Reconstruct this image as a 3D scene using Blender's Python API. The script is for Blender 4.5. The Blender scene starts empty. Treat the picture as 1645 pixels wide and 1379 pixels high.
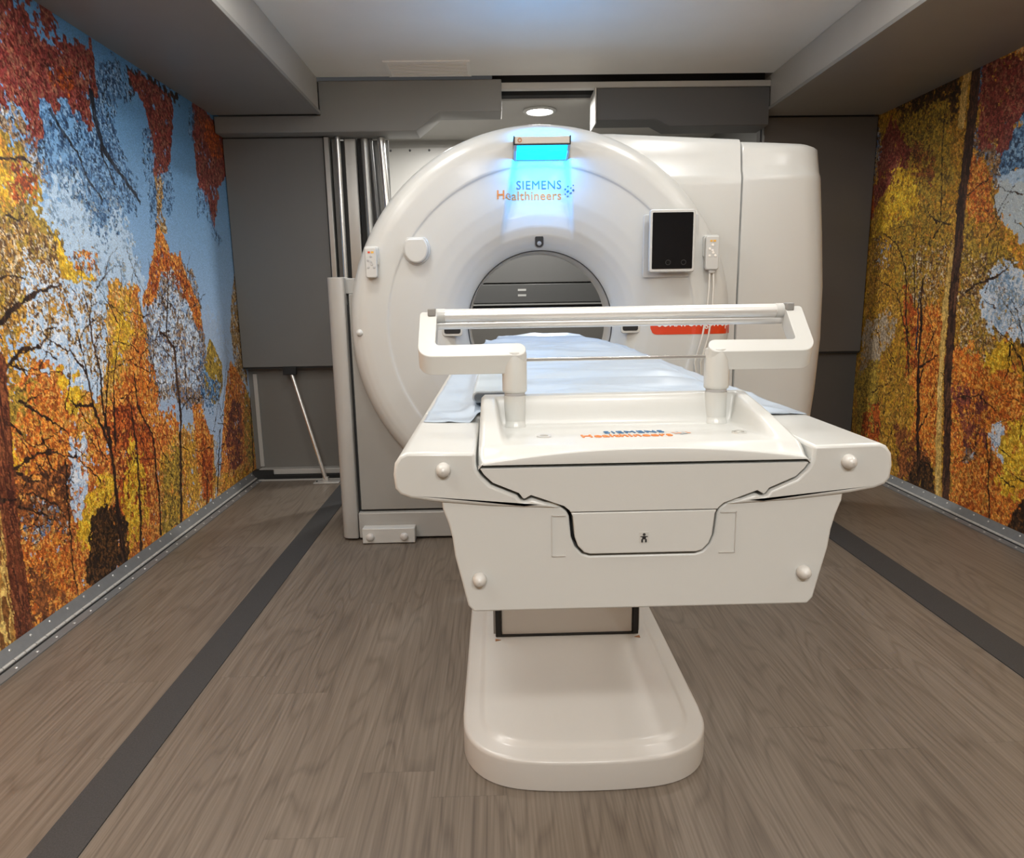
import bpy, bmesh, math, random
import numpy as np
from mathutils import Vector, Matrix
random.seed(7)
C = bpy.context.scene.collection
PI = math.pi

# ------------------------------------------------------------------ helpers
def lin(c):
    c = [v/255.0 for v in c]
    return [v/12.92 if v <= 0.04045 else ((v+0.055)/1.055)**2.4 for v in c]

MATS = {}
def mat(name, col, rough=0.45, metal=0.0, var=0.04, scale=6.0, bump=0.0, bscale=80.0, spec=0.5, emit=None, estr=0.0,
        alpha=1.0, coat=0.0, stretch=(1, 1, 1), trans=0.0):
    if name in MATS: return MATS[name]
    m = bpy.data.materials.new(name); m.use_nodes = True
    nt = m.node_tree; N = nt.nodes; L = nt.links
    b = N['Principled BSDF']
    b.inputs['Roughness'].default_value = rough
    b.inputs['Metallic'].default_value = metal
    b.inputs['Specular IOR Level'].default_value = spec
    if coat: b.inputs['Coat Weight'].default_value = coat; b.inputs['Coat Roughness'].default_value = .12
    if trans: b.inputs['Transmission Weight'].default_value = trans
    b.inputs['Alpha'].default_value = alpha
    tc = N.new('ShaderNodeTexCoord'); mp = N.new('ShaderNodeMapping'); mp.inputs['Scale'].default_value = stretch
    L.new(tc.outputs['Object'], mp.inputs['Vector'])
    nz = N.new('ShaderNodeTexNoise'); nz.inputs['Scale'].default_value = scale; nz.inputs['Detail'].default_value = 4
    L.new(mp.outputs[0], nz.inputs['Vector'])
    cr = N.new('ShaderNodeMix'); cr.data_type = 'RGBA'
    c0 = [max(0, v*(1-var)) for v in col]; c1 = [min(1, v*(1+var)) for v in col]
    cr.inputs['A'].default_value = (*c0, 1); cr.inputs['B'].default_value = (*c1, 1)
    L.new(nz.outputs['Fac'], cr.inputs['Factor'])
    L.new(cr.outputs['Result'], b.inputs['Base Color'])
    if bump:
        n2 = N.new('ShaderNodeTexNoise'); n2.inputs['Scale'].default_value = bscale; n2.inputs['Detail'].default_value = 3
        L.new(mp.outputs[0], n2.inputs['Vector'])
        bp = N.new('ShaderNodeBump'); bp.inputs['Strength'].default_value = bump; bp.inputs['Distance'].default_value = .002
        L.new(n2.outputs['Fac'], bp.inputs['Height']); L.new(bp.outputs[0], b.inputs['Normal'])
    if emit is not None:
        b.inputs['Emission Color'].default_value = (*emit, 1); b.inputs['Emission Strength'].default_value = estr
    MATS[name] = m
    return m

ROOTS = {}
def thing(name, label, cat, loc=(0, 0, 0), group=None):
    o = bpy.data.objects.new(name, None); C.objects.link(o); o.location = loc
    o.empty_display_size = .1
    o['label'] = label; o['category'] = cat
    if group: o['group'] = group
    return o
def tag(o, label, cat, group=None):
    o['label'] = label; o['category'] = cat
    if group: o['group'] = group
    return o
def struct(o): o['kind'] = 'structure'; return o

def rootloc(p):
    v = Vector((0, 0, 0))
    while p is not None:
        v += p.location; p = p.parent
    return v

def obj(name, verts, faces, m, parent=None, smooth=False, bevel=0, seg=2, angle=35, loc=None, fixn=True, weld=False):
    off = rootloc(parent)
    if parent is None and loc is not None: off = Vector(loc)
    me = bpy.data.meshes.new(name)
    me.from_pydata([tuple(Vector(v)-off) for v in verts], [], [tuple(f) for f in faces])
    if fixn or weld:
        bm = bmesh.new(); bm.from_mesh(me)
        if weld: bmesh.ops.remove_doubles(bm, verts=bm.verts, dist=1e-5)
        bmesh.ops.recalc_face_normals(bm, faces=bm.faces)
        bm.to_mesh(me); bm.free()
    o = bpy.data.objects.new(name, me); C.objects.link(o)
    if parent is not None: o.parent = parent
    elif loc is not None: o.location = loc
    if m is not None: me.materials.append(m)
    if bevel:
        b = o.modifiers.new('bevel', 'BEVEL'); b.width = bevel; b.segments = seg; b.limit_method = 'ANGLE'; b.angle_limit = math.radians(angle)
        b.harden_normals = False
        smooth = True
    if smooth:
        me.polygons.foreach_set('use_smooth', [True]*len(me.polygons))
        me.set_sharp_from_angle(angle=math.radians(50)) if not bevel else me.set_sharp_from_angle(angle=math.radians(60))
    me.update()
    return o

def boxv(x0, x1, y0, y1, z0, z1):
    v = [(x, y, z) for x in (x0, x1) for y in (y0, y1) for z in (z0, z1)]
    f = [(0, 1, 3, 2), (4, 6, 7, 5), (0, 4, 5, 1), (2, 3, 7, 6), (0, 2, 6, 4), (1, 5, 7, 3)]
    return v, f
def box(name, x0, x1, y0, y1, z0, z1, m, parent=None, bevel=0, loc=None, seg=2):
    v, f = boxv(x0, x1, y0, y1, z0, z1)
    return obj(name, v, f, m, parent, bevel=bevel, loc=loc, seg=seg)
def merge(parts):
    V = []; F = []
    for v, f in parts:
        k = len(V); V += list(v); F += [tuple(i+k for i in q) for q in f]
    return V, F
def prismv(pts, axis, a0, a1):
    """polygon in the plane normal to axis, extruded a0..a1"""
    n = len(pts)
    def mk(p, a):
        if axis == 'y': return (p[0], a, p[1])
        if axis == 'x': return (a, p[0], p[1])
        return (p[0], p[1], a)
    v = [mk(p, a0) for p in pts]+[mk(p, a1) for p in pts]
    f = [tuple(range(n)), tuple(range(2*n-1, n-1, -1))]+[(i, (i+1) % n, n+(i+1) % n, n+i) for i in range(n)]
    return v, f
def prism(name, pts, axis, a0, a1, m, parent=None, bevel=0, seg=2, loc=None, angle=35):
    v, f = prismv(pts, axis, a0, a1)
    return obj(name, v, f, m, parent, bevel=bevel, seg=seg, loc=loc, angle=angle)
def rrect(x0, x1, z0, z1, r, n=6):
    p = []
    for cx, cz, a in ((x1-r, z1-r, 0), (x0+r, z1-r, 90), (x0+r, z0+r, 180), (x1-r, z0+r, 270)):
        for k in range(n+1):
            t = math.radians(a+90*k/n); p.append((cx+r*math.cos(t), cz+r*math.sin(t)))
    return p
def tubev(path, r, n=12, caps=True):
    path = [Vector(p) for p in path]
    rs = r if isinstance(r, (list, tuple)) else [r]*len(path)
    V = []; F = []
    up = Vector((0, 0, 1)); prev = None
    for i, p in enumerate(path):
        d = (path[min(i+1, len(path)-1)]-path[max(i-1, 0)]).normalized()
        if prev is None:
            a = d.cross(up)
            if a.length < 1e-3: a = d.cross(Vector((1, 0, 0)))
            a.normalize()
        else:
            a = (prev-d*prev.dot(d)).normalized()
        prev = a; b = d.cross(a)
        for k in range(n):
            t = 2*PI*k/n; V.append(p+rs[i]*(a*math.cos(t)+b*math.sin(t)))
    for i in range(len(path)-1):
        for k in range(n):
            F.append((i*n+k, i*n+(k+1) % n, (i+1)*n+(k+1) % n, (i+1)*n+k))
    if caps: F.append(tuple(range(n))); F.append(tuple(range((len(path)-1)*n, len(path)*n)))
    return V, F
def tube(name, path, r, m, parent=None, n=16, loc=None):
    v, f = tubev(path, r, n); return obj(name, v, f, m, parent, smooth=True, loc=loc)
def lathev(prof, c, axis='z', n=32, a0=0, a1=2*PI):
    """prof: list of (radius, height) around axis through c"""
    V = []; F = []; full = abs(a1-a0-2*PI) < 1e-6; cols = n if full else n+1
    for r, h in prof:
        for k in range(cols):
            t = a0+(a1-a0)*k/n; x = r*math.cos(t); y = r*math.sin(t)
            if axis == 'z': V.append((c[0]+x, c[1]+y, c[2]+h))
            elif axis == 'y': V.append((c[0]+x, c[1]+h, c[2]+y))
            else: V.append((c[0]+h, c[1]+x, c[2]+y))
    for i in range(len(prof)-1):
        for k in range(n):
            k2 = (k+1) % cols
            F.append((i*cols+k, i*cols+k2, (i+1)*cols+k2, (i+1)*cols+k))
    return V, F
def lathe(name, prof, c, axis, m, parent=None, n=32, loc=None, weld=True):
    v, f = lathev(prof, c, axis, n); return obj(name, v, f, m, parent, smooth=True, loc=loc, weld=weld)
def gridv(nx, ny, fn):
    V = [fn(i/(nx-1), j/(ny-1)) for j in range(ny) for i in range(nx)]
    F = [(j*nx+i, j*nx+i+1, (j+1)*nx+i+1, (j+1)*nx+i) for j in range(ny-1) for i in range(nx-1)]
    return V, F
def cap_bumper(name, x, z, y, r, m, parent, d=1):
    # domed bumper on a face looking to -Y
    prof = [(r*1.0, 0.0), (r*1.0, -.003), (r*.93, -.007), (r*.75, -.0115), (r*.45, -.0145), (0.0005, -.0155)]
    return lathe(name, prof, (x, y, z), 'y', m, parent, n=28)

def text(name, s, m, place, parent, size=.03, off=0.0, ext=0.0006, align='LEFT', space=1.0, sx=1.0, fit=None):
    cu = bpy.data.curves.new(name, 'FONT'); cu.body = s; cu.size = size; cu.extrude = ext; cu.offset = off
    cu.align_x = align; cu.space_character = space; cu.resolution_u = 3
    t = bpy.data.objects.new(name, cu); C.objects.link(t)
    dg = bpy.context.evaluated_depsgraph_get(); dg.update()
    me = bpy.data.meshes.new_from_object(t.evaluated_get(dg))
    bpy.data.objects.remove(t); bpy.data.curves.remove(cu)
    if fit: sx = fit/max(v.co.x for v in me.vertices)
    vs = [tuple(place(v.co.x*sx, v.co.y, v.co.z)) for v in me.vertices]
    fs = [tuple(p.vertices) for p in me.polygons]
    bpy.data.meshes.remove(me)
    return obj(name, vs, fs, m, parent, fixn=False)

# ------------------------------------------------------------------ materials
white = mat('white_plastic', (.55, .558, .535), rough=.32, var=.015, scale=3, bump=.03, bscale=300, coat=.15)
white2 = mat('cool_white_plastic', (.53, .535, .515), rough=.36, var=.015, scale=3, bump=.03, bscale=300)
greyplastic = mat('grey_plastic', (.285, .28, .26), rough=.42, var=.02, bump=.03, bscale=300)
postgrey = mat('light_grey_plastic', (.37, .368, .35), rough=.38, var=.02, bump=.03, bscale=300)
basewhite = mat('base_plastic', (.54, .53, .50), rough=.30, var=.02, bump=.05, bscale=250, coat=.2)
black = mat('black_rubber', (.012, .012, .012), rough=.7)
darkgap = mat('dark_gap', (.02, .02, .02), rough=.8)
panelgrey = mat('grey_panel', (.155, .152, .142), rough=.5, var=.04, bump=.05, bscale=400)
soffitgrey = mat('grey_soffit', (.27, .265, .25), rough=.45, var=.04, bump=.04, bscale=300)
lightmetal = mat('light_metal', (.5, .49, .46), rough=.4, metal=.2, var=.05)
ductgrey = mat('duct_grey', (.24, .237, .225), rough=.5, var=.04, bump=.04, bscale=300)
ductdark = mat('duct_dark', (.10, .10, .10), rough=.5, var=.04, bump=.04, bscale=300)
ceilmat = mat('ceiling_panel', (.86, .85, .81), rough=.5, var=.03)
steel = mat('brushed_steel', (.78, .77, .74), rough=.24, metal=.85, var=.08, scale=30, stretch=(1, 20, 20))
rodmat = mat('satin_aluminium', (.80, .80, .785), rough=.33, metal=.5, var=.01, scale=2)
hingemat = mat('hinge_aluminium', (.24, .245, .245), rough=.45, metal=.45, var=.12, scale=40, bump=.1)
rivetmat = mat('rivet_metal', (.6, .6, .58), rough=.3, metal=.7)
profmat = mat('profile_aluminium', (.42, .42, .40), rough=.3, metal=.7, var=.15, scale=8, stretch=(4, 4, .3))
screen = mat('dark_glass', (.006, .006, .007), rough=.08, spec=.6)
cyan = mat('cyan_light', (.02, .5, .9), rough=.5, emit=(0.004, .66, 1.0), estr=1.2)
cyan2 = mat('cyan_light_strong', (.02, .5, .9), rough=.5, emit=(0.002, .42, 1.0), estr=30)
lampmat = mat('lamp_lens', (.9, .9, .85), rough=.4, emit=(1, .97, .9), estr=14)
ink_blue = mat('ink_blue', (.05, .16, .32), rough=.5)
ink_orange = mat('ink_orange', (.75, .22, .04), rough=.5)
ink_grey = mat('ink_grey', (.14, .17, .22), rough=.5)
orange = mat('badge_orange', (.62, .045, .006), rough=.45)
badgewhite = mat('badge_white', (.85, .82, .76), rough=.5)
silver = mat('silver_bar', (.55, .51, .45), rough=.35, var=.05)
brasscol = mat('marker_brown', (.30, .14, .06), rough=.5)
strapmat = mat('strap_grey', (.16, .19, .22), rough=.6, bump=.2, bscale=200)
strapblue = mat('strap_vinyl', (.50, .58, .64), rough=.25, var=.05)
yellowink = mat('button_yellow', (.75, .4, .05), rough=.5)
greyink = mat('button_grey', (.42, .42, .42), rough=.5)
matblue = mat('pad_vinyl', (.55, .62, .70), rough=.3)

# ------------------------------------------------------------------ camera
cam = bpy.data.cameras.new('camera'); co = bpy.data.objects.new('camera', cam); C.objects.link(co)
pitch, yaw, roll, ch = math.radians(10.8), math.radians(1.1), math.radians(0.94), 1.17
Fv = Vector((math.sin(yaw)*math.cos(pitch), math.cos(yaw)*math.cos(pitch), -math.sin(pitch)))
Rv = Fv.cross(Vector((0, 0, 1))).normalized(); Uv = Rv.cross(Fv)
c_, s_ = math.cos(roll), math.sin(roll)
R2 = c_*Rv-s_*Uv; U2 = s_*Rv+c_*Uv
M = Matrix((R2, U2, -Fv)).transposed().to_4x4(); M.translation = (0, 0, ch)
co.matrix_world = M
cam.sensor_fit = 'HORIZONTAL'; cam.sensor_width = 36; cam.lens = 36*1105/1645.0
cam.clip_start = .05
bpy.context.scene.camera = co

# ------------------------------------------------------------------ floor
XL, XR, YB = -1.66, 2.43, 4.6
def wood():
    m = bpy.data.materials.new('wood_vinyl'); m.use_nodes = True
    nt = m.node_tree; N = nt.nodes; L = nt.links; b = N['Principled BSDF']
    tc = N.new('ShaderNodeTexCoord'); geo = tc.outputs['Object']
    sep = N.new('ShaderNodeSeparateXYZ'); L.new(geo, sep.inputs[0])
    def math_(op, a, b_=None, c=None):
        n = N.new('ShaderNodeMath'); n.operation = op
        for i, v in enumerate((a, b_, c)):
            if v is None: continue
            if isinstance(v, (int, float)): n.inputs[i].default_value = v
            else: L.new(v, n.inputs[i])
        return n.outputs[0]
    # plank cells 0.18 wide, 1.2 long
    px = math_('DIVIDE', sep.outputs[0], .18); ix = math_('FLOOR', px)
    off = math_('MULTIPLY', math_('SINE', math_('MULTIPLY', ix, 12.9)), 3.7)
    py = math_('ADD', math_('DIVIDE', sep.outputs[1], 1.2), off); iy = math_('FLOOR', py)
    cid = N.new('ShaderNodeCombineXYZ'); L.new(ix, cid.inputs[0]); L.new(iy, cid.inputs[1])
    wn = N.new('ShaderNodeTexWhiteNoise'); L.new(cid.outputs[0], wn.inputs['Vector'])
    # grain coordinates shifted per plank
    add = N.new('ShaderNodeVectorMath'); add.operation = 'MULTIPLY_ADD'
    L.new(wn.outputs['Color'], add.inputs[0]); add.inputs[1].default_value = (7, 7, 7); L.new(geo, add.inputs[2])
    mp = N.new('ShaderNodeMapping'); mp.inputs['Scale'].default_value = (1, .13, 1); L.new(add.outputs[0], mp.inputs[0])
    nz = N.new('ShaderNodeTexNoise'); nz.inputs['Scale'].default_value = 5; nz.inputs['Detail'].default_value = 2; L.new(mp.outputs[0], nz.inputs[0])
    rings = math_('FRACT', math_('MULTIPLY', nz.outputs['Fac'], 17))
    rings = math_('ABSOLUTE', math_('SUBTRACT', rings, .5))
    rr = N.new('ShaderNodeValToRGB'); L.new(rings, rr.inputs[0])
    rr.color_ramp.elements[0].position = 0; rr.color_ramp.elements[0].color = (0, 0, 0, 1)
    rr.color_ramp.elements[1].position = .22; rr.color_ramp.elements[1].color = (1, 1, 1, 1)
    mp2 = N.new('ShaderNodeMapping'); mp2.inputs['Scale'].default_value = (1, .016, 1); L.new(add.outputs[0], mp2.inputs[0])
    n2 = N.new('ShaderNodeTexNoise'); n2.inputs['Scale'].default_value = 170; n2.inputs['Detail'].default_value = 5; L.new(mp2.outputs[0], n2.inputs[0])
    n3 = N.new('ShaderNodeTexNoise'); n3.inputs['Scale'].default_value = 1.4; L.new(mp.outputs[0], n3.inputs[0])
    val = math_('ADD', math_('MULTIPLY', rr.outputs[0], .13), math_('MULTIPLY_ADD', n2.outputs['Fac'], .55, .18))
    val = math_('ADD', val, math_('MULTIPLY', n3.outputs['Fac'], .15))
    val = math_('ADD', val, math_('MULTIPLY', wn.outputs['Value'], .07))
    cr = N.new('ShaderNodeValToRGB'); L.new(val, cr.inputs[0])
    e = cr.color_ramp.elements; e[0].position = .35; e[0].color = (.075, .057, .043, 1); e[1].position = 1.0; e[1].color = (.258, .220, .176, 1)
    e2 = e.new(.66); e2.color = (.152, .124, .096, 1)
    fx = math_('FRACT', px); fy = math_('FRACT', py)
    gx = math_('LESS_THAN', math_('ABSOLUTE', math_('SUBTRACT', fx, .5)), .494)
    gy = math_('LESS_THAN', math_('ABSOLUTE', math_('SUBTRACT', fy, .5)), .4988)
    g = math_('MULTIPLY', gx, gy)
    g = math_('MULTIPLY_ADD', g, .14, .86)
    mx = N.new('ShaderNodeVectorMath'); mx.operation = 'SCALE'; L.new(cr.outputs[0], mx.inputs[0]); L.new(g, mx.inputs['Scale'])
    L.new(mx.outputs[0], b.inputs['Base Color'])
    b.inputs['Roughness'].default_value = .42
    bp = N.new('ShaderNodeBump'); bp.inputs['Strength'].default_value = .12; bp.inputs['Distance'].default_value = .002
    L.new(val, bp.inputs['Height']); L.new(bp.outputs[0], b.inputs['Normal'])
    return m
woodm = wood()
struct(box('floor', XL-.1, XR+.1, -1.6, 6.2, -.05, 0, woodm))
stripm = mat('black_strip', (.040, .040, .040), rough=.62, var=.6, scale=260, bump=.25, bscale=300)
struct(box('trim_1', -1.035, -.925, -1.6, 4.44, -.001, .0035, stripm))
struct(box('trim_2', 1.59, 1.73, -1.6, 4.44, -.001, .0035, stripm))

# ------------------------------------------------------------------ murals (painted print on the walls, stored in wall coordinates)
MURAL_LEFT=[
('f','cloud',1,0.1,[(2.62,1.59),(2.9,1.66),(3.25,1.55),(3.38,1.19),(3.15,0.8),(2.7,0.76),(2.4,1.03)]),
('f','paleblue',1,0.12,[(2.88,0.99),(3.42,1.07),(4.02,1.12),(4.35,0.89),(4.35,0.33),(3.8,0.23),(3.03,0.6)]),
('f','dblue',0.72,0.05,[(2.69,1.89),(2.81,1.95),(3.11,2.04),(3.27,1.97),(3.29,1.85),(3.43,1.68),(3.37,1.58),(3.2,1.57),(3.0,1.52),(2.88,1.58),(2.8,1.64),(2.67,1.63),(2.68,1.77)]),
('f','dblue',0.8,0.05,[(3.1,2.16),(3.35,2.24),(3.32,2.09),(3.22,1.94),(3.13,1.82),(3.09,1.93)]),
('f','dblue',0.6,0.05,[(3.34,2.07),(3.47,2.19),(3.43,2.24),(3.32,2.22),(3.26,2.05)]),
('f','dblue',0.45,0.08,[(2.92,1.59),(3.33,1.67),(3.23,1.47),(3.04,1.5)]),
('f','twig',0.3,0.1,[(2.67,1.64),(3.26,1.61),(3.36,1.31),(3.14,1.08),(2.75,1.2),(2.62,1.42)]),
('f','red',0.93,0.05,[(2.48,2.03),(3.12,2.25),(3.15,2.14),(3.17,2.05),(3.13,2.0),(3.1,2.03),(3.05,1.97),(3.06,1.87),(3.02,1.84),(2.98,1.9),(2.93,1.96),(2.84,1.88),(2.8,1.92),(2.73,1.9),(2.74,1.82),(2.69,1.74),(2.65,1.74),(2.62,1.79),(2.67,1.85),(2.59,1.86),(2.52,1.81),(2.42,1.77)]),
('f','rust',0.5,0.06,[(2.79,2.03),(2.98,2.09),(2.98,2.0),(2.83,1.96)]),
('f','specks',0.7,0.05,[(2.46,1.82),(2.6,1.87),(2.67,1.79),(2.68,1.71),(2.73,1.67),(2.7,1.62),(2.62,1.65),(2.55,1.7),(2.44,1.72)]),
('f','bark',0.7,0.04,[(3.43,2.25),(3.61,2.28),(3.97,2.27),(3.92,2.21),(3.62,2.2),(3.4,2.13)]),
('f','red',0.95,0.03,[(3.43,2.22),(3.54,2.24),(3.84,2.23),(3.84,2.13),(3.78,1.86),(3.67,1.8),(3.62,1.71),(3.59,1.78),(3.6,1.88),(3.53,1.92),(3.58,2.02),(3.53,2.12),(3.44,2.16)]),
('f','dblue',0.6,0.03,[(3.5,2.0),(3.59,2.0),(3.59,1.79),(3.77,1.85),(3.76,1.67),(3.68,1.58),(3.63,1.62),(3.56,1.54),(3.48,1.52),(3.5,1.72),(3.48,1.83)]),
('f','brownsp',0.8,0.03,[(3.6,1.8),(3.68,1.78),(3.63,1.64),(3.65,1.53),(3.54,1.52),(3.59,1.68)]),
('f','red',0.95,0.03,[(4.11,2.26),(4.29,2.25),(4.48,2.23),(4.59,2.11),(4.56,1.98),(4.39,1.86),(4.32,1.71),(4.25,1.58),(4.21,1.66),(4.16,1.77),(4.08,1.81),(4.08,1.94),(4.08,2.07)]),
('f','rust',0.7,0.03,[(4.17,2.19),(4.41,2.22),(4.54,2.06),(4.32,2.02)]),
('f','dblue',0.55,0.02,[(4.05,1.81),(4.18,1.79),(4.27,1.61),(4.36,1.55),(4.33,1.5),(4.21,1.55),(4.13,1.67),(4.02,1.64)]),
('f','dblue',0.5,0.02,[(4.07,2.25),(4.13,2.21),(4.09,2.04),(4.02,2.08)]),
('f','olive',0.93,0.1,[(2.4,1.78),(2.52,1.77),(2.58,1.76),(2.64,1.72),(2.64,1.59),(2.62,1.51),(2.73,1.49),(2.75,1.41),(2.79,1.34),(2.61,1.22),(2.51,1.15),(2.23,1.04)]),
('f','gold',0.8,0.08,[(2.38,1.72),(2.55,1.7),(2.57,1.58),(2.55,1.49),(2.33,1.46)]),
('f','yellow',0.7,0.06,[(2.48,1.65),(2.55,1.62),(2.49,1.51),(2.42,1.5)]),
('f','rust',0.75,0.05,[(2.59,1.66),(2.65,1.65),(2.63,1.57),(2.58,1.48),(2.52,1.48),(2.53,1.57)]),
('f','brownsp',0.75,0.1,[(2.38,1.44),(2.62,1.42),(2.8,1.39),(2.7,1.22),(2.52,1.11),(2.3,1.07)]),
('f','brownsp',0.6,0.08,[(2.88,1.43),(2.99,1.4),(3.01,1.3),(2.97,1.22),(2.86,1.29)]),
('f','orange',0.5,0.1,[(2.87,1.43),(2.97,1.42),(3.01,1.3),(2.82,1.31)]),
('f','yellow',0.9,0.05,[(2.71,1.45),(2.75,1.38),(2.84,1.3),(2.96,1.27),(2.94,1.22),(2.82,1.23),(2.74,1.29),(2.71,1.36)]),
('f','gold',0.6,0.08,[(2.46,1.15),(2.58,1.1),(2.51,0.93),(2.32,0.91),(2.26,1.04)]),
('f','white',0.75,0.07,[(2.53,1.31),(2.66,1.29),(2.77,1.24),(2.96,1.17),(2.94,0.99),(2.89,0.84),(2.77,0.88),(2.56,0.99),(2.5,1.11)]),
('f','brownsp',0.45,0.1,[(2.5,1.3),(2.76,1.22),(2.97,1.12),(2.9,0.89),(2.53,1.02)]),
('f','gold',0.5,0.06,[(2.69,1.18),(2.75,1.15),(2.73,1.1),(2.67,1.14)]),
('f','twig',0.35,0.06,[(3.03,1.35),(3.16,1.41),(3.19,1.33),(3.14,1.19),(3.01,1.17)]),
('f','gold',0.93,0.05,[(3.02,1.19),(3.08,1.25),(3.19,1.29),(3.26,1.28),(3.29,1.22),(3.33,1.05),(3.34,0.84),(3.33,0.66),(2.86,0.74),(2.96,0.99)]),
('f','orange',0.6,0.06,[(3.21,1.28),(3.28,1.26),(3.32,1.02),(3.33,0.72),(3.15,0.8)]),
('f','yellow',0.6,0.05,[(3.06,1.19),(3.19,1.19),(3.14,0.97),(2.99,0.88)]),
('f','specks',0.8,0.04,[(3.41,1.34),(3.59,1.47),(3.73,1.42),(3.9,1.33),(3.98,1.12),(3.97,0.92),(3.88,0.57),(3.28,0.73),(3.32,1.02)]),
('f','white',0.45,0.05,[(3.42,1.22),(3.8,1.23),(3.88,0.92),(3.88,0.71),(3.33,0.81)]),
('f','orange',0.95,0.03,[(3.57,1.56),(3.62,1.49),(3.65,1.43),(3.77,1.43),(3.81,1.34),(3.88,1.23),(3.97,1.12),(3.96,1.02),(3.88,1.04),(3.79,1.19),(3.71,1.29),(3.63,1.36),(3.56,1.35),(3.42,1.19),(3.32,1.12),(3.33,1.19),(3.4,1.31),(3.48,1.43)]),
('f','rust',0.5,0.03,[(3.43,1.37),(3.6,1.44),(3.82,1.31),(3.93,1.06),(3.79,1.19),(3.54,1.32),(3.35,1.17)]),
('f','olive',0.9,0.02,[(4.03,0.96),(4.1,0.91),(4.17,0.81),(4.16,0.66),(4.06,0.58),(3.9,0.64),(3.92,0.81)]),
('f','dblue',0.6,0.03,[(3.9,0.92),(3.98,0.77),(4.13,0.68),(4.08,0.58),(3.96,0.54),(3.84,0.65)]),
('f','brownsp',0.85,0.02,[(4.52,1.37),(4.53,1.23),(4.57,0.87),(4.57,0.62),(4.39,0.69),(4.36,1.0),(4.44,1.23)]),
('f','orange',0.97,0.08,[(2.15,0.89),(2.38,0.9),(2.52,0.95),(2.69,0.91),(2.83,0.77),(2.97,0.77),(3.19,0.97),(3.35,0.84),(3.39,0.71),(3.61,0.41),(3.4,-0.48),(1.93,-0.12)]),
('f','yellow',0.9,0.08,[(2.63,0.92),(2.77,0.89),(2.73,0.81),(2.63,0.8)]),
('f','gold',0.8,0.09,[(2.78,0.78),(2.93,0.72),(2.88,0.63),(2.79,0.59),(2.68,0.67)]),
('f','olive',0.8,0.1,[(2.33,0.95),(2.44,0.92),(2.52,0.81),(2.65,0.72),(2.56,0.69),(2.41,0.77),(2.31,0.81)]),
('f','yellow',0.6,0.1,[(2.28,0.75),(2.4,0.74),(2.45,0.67),(2.35,0.62),(2.28,0.62)]),
('f','orange',0.9,0.1,[(2.4,0.86),(2.63,0.8),(2.76,0.65),(2.58,0.59),(2.36,0.69)]),
('f','rust',0.85,0.1,[(2.97,0.77),(3.14,0.75),(3.29,0.55),(3.2,0.26),(2.93,0.17),(2.94,0.45)]),
('f','brown',0.8,0.12,[(2.35,0.65),(2.62,0.61),(2.64,0.43),(2.59,0.29),(2.33,0.41)]),
('f','specks',0.55,0.08,[(2.4,0.5),(2.51,0.44),(2.56,0.33),(2.41,0.32),(2.32,0.38)]),
('f','white',0.75,0.04,[(2.65,0.65),(2.72,0.66),(2.77,0.61),(2.72,0.48),(2.69,0.4),(2.66,0.32),(2.6,0.35),(2.6,0.49)]),
('f','yellow',0.85,0.06,[(2.71,0.46),(2.91,0.43),(2.9,0.32),(2.77,0.31),(2.7,0.2),(2.61,0.22),(2.59,0.29),(2.69,0.34)]),
('f','yellow',0.7,0.06,[(3.1,0.58),(3.17,0.39),(3.14,0.12),(2.93,0.05),(2.95,0.28)]),
('f','orange',0.85,0.1,[(2.29,0.35),(2.58,0.24),(2.56,0.05),(2.31,0.04),(2.28,0.17)]),
('f','brown',0.7,0.1,[(2.29,0.22),(2.45,0.17),(2.5,0.07),(2.31,0.02)]),
('f','dark',0.92,0.04,[(2.73,0.32),(2.8,0.34),(2.89,0.31),(2.96,0.21),(2.94,0.02),(2.66,0.03),(2.63,0.08),(2.66,0.19)]),
('f','gold',0.9,0.04,[(3.33,0.47),(3.63,0.51),(3.98,0.41),(3.97,0.11),(3.67,0.01),(3.23,0.03)]),
('f','olive',0.8,0.04,[(3.37,0.43),(3.54,0.43),(3.44,0.02),(3.26,0.05)]),
('f','orange',0.9,0.03,[(3.72,0.63),(3.85,0.59),(3.93,0.42),(3.92,0.2),(3.82,0.11),(3.72,0.21),(3.71,0.46)]),
('f','rust',0.8,0.03,[(3.81,0.44),(3.93,0.34),(3.85,0.07),(3.73,0.1)]),
('f','paleblue',0.8,0.03,[(3.98,0.59),(4.09,0.61),(4.1,0.42),(3.97,0.11),(3.92,0.2)]),
('f','orange',0.97,0.02,[(4.33,0.81),(4.4,0.75),(4.58,0.54),(4.65,0.27),(4.64,-0.03),(3.93,0.04),(4.09,0.39),(4.2,0.67)]),
('f','plum',0.7,0.02,[(4.28,0.58),(4.43,0.52),(4.37,0.17),(4.14,0.1),(4.13,0.38)]),
('f','olive',0.7,0.02,[(4.51,0.63),(4.62,0.54),(4.63,0.1),(4.46,0.06),(4.43,0.32)]),
('f','gold',0.8,0.03,[(3.88,0.17),(4.47,0.14),(4.64,-0.01),(3.84,0.02)]),
('l','bark',1.2,0.6,[(2.6,0.59),(2.58,0.44),(2.56,0.2),(2.56,0.04)]),
('l','bark',3.4,1.6,[(2.9,0.02),(2.9,0.21),(2.91,0.4),(2.91,0.57),(2.92,0.65)]),
('l','bark',2.4,0.5,[(2.91,0.57),(2.88,0.65),(2.82,0.76),(2.81,0.9),(2.74,0.97)]),
('l','bark',1.8,0.5,[(2.92,0.59),(2.89,0.73),(2.9,0.89),(2.88,1.02),(2.87,1.17),(2.86,1.2)]),
('l','bark',1.6,0.4,[(2.95,0.56),(2.98,0.74),(3.01,0.88),(3.08,1.03),(3.1,1.09)]),
('l','bark',1.4,0.4,[(2.89,0.65),(2.94,0.83),(2.99,0.98),(2.98,1.09)]),
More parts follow.
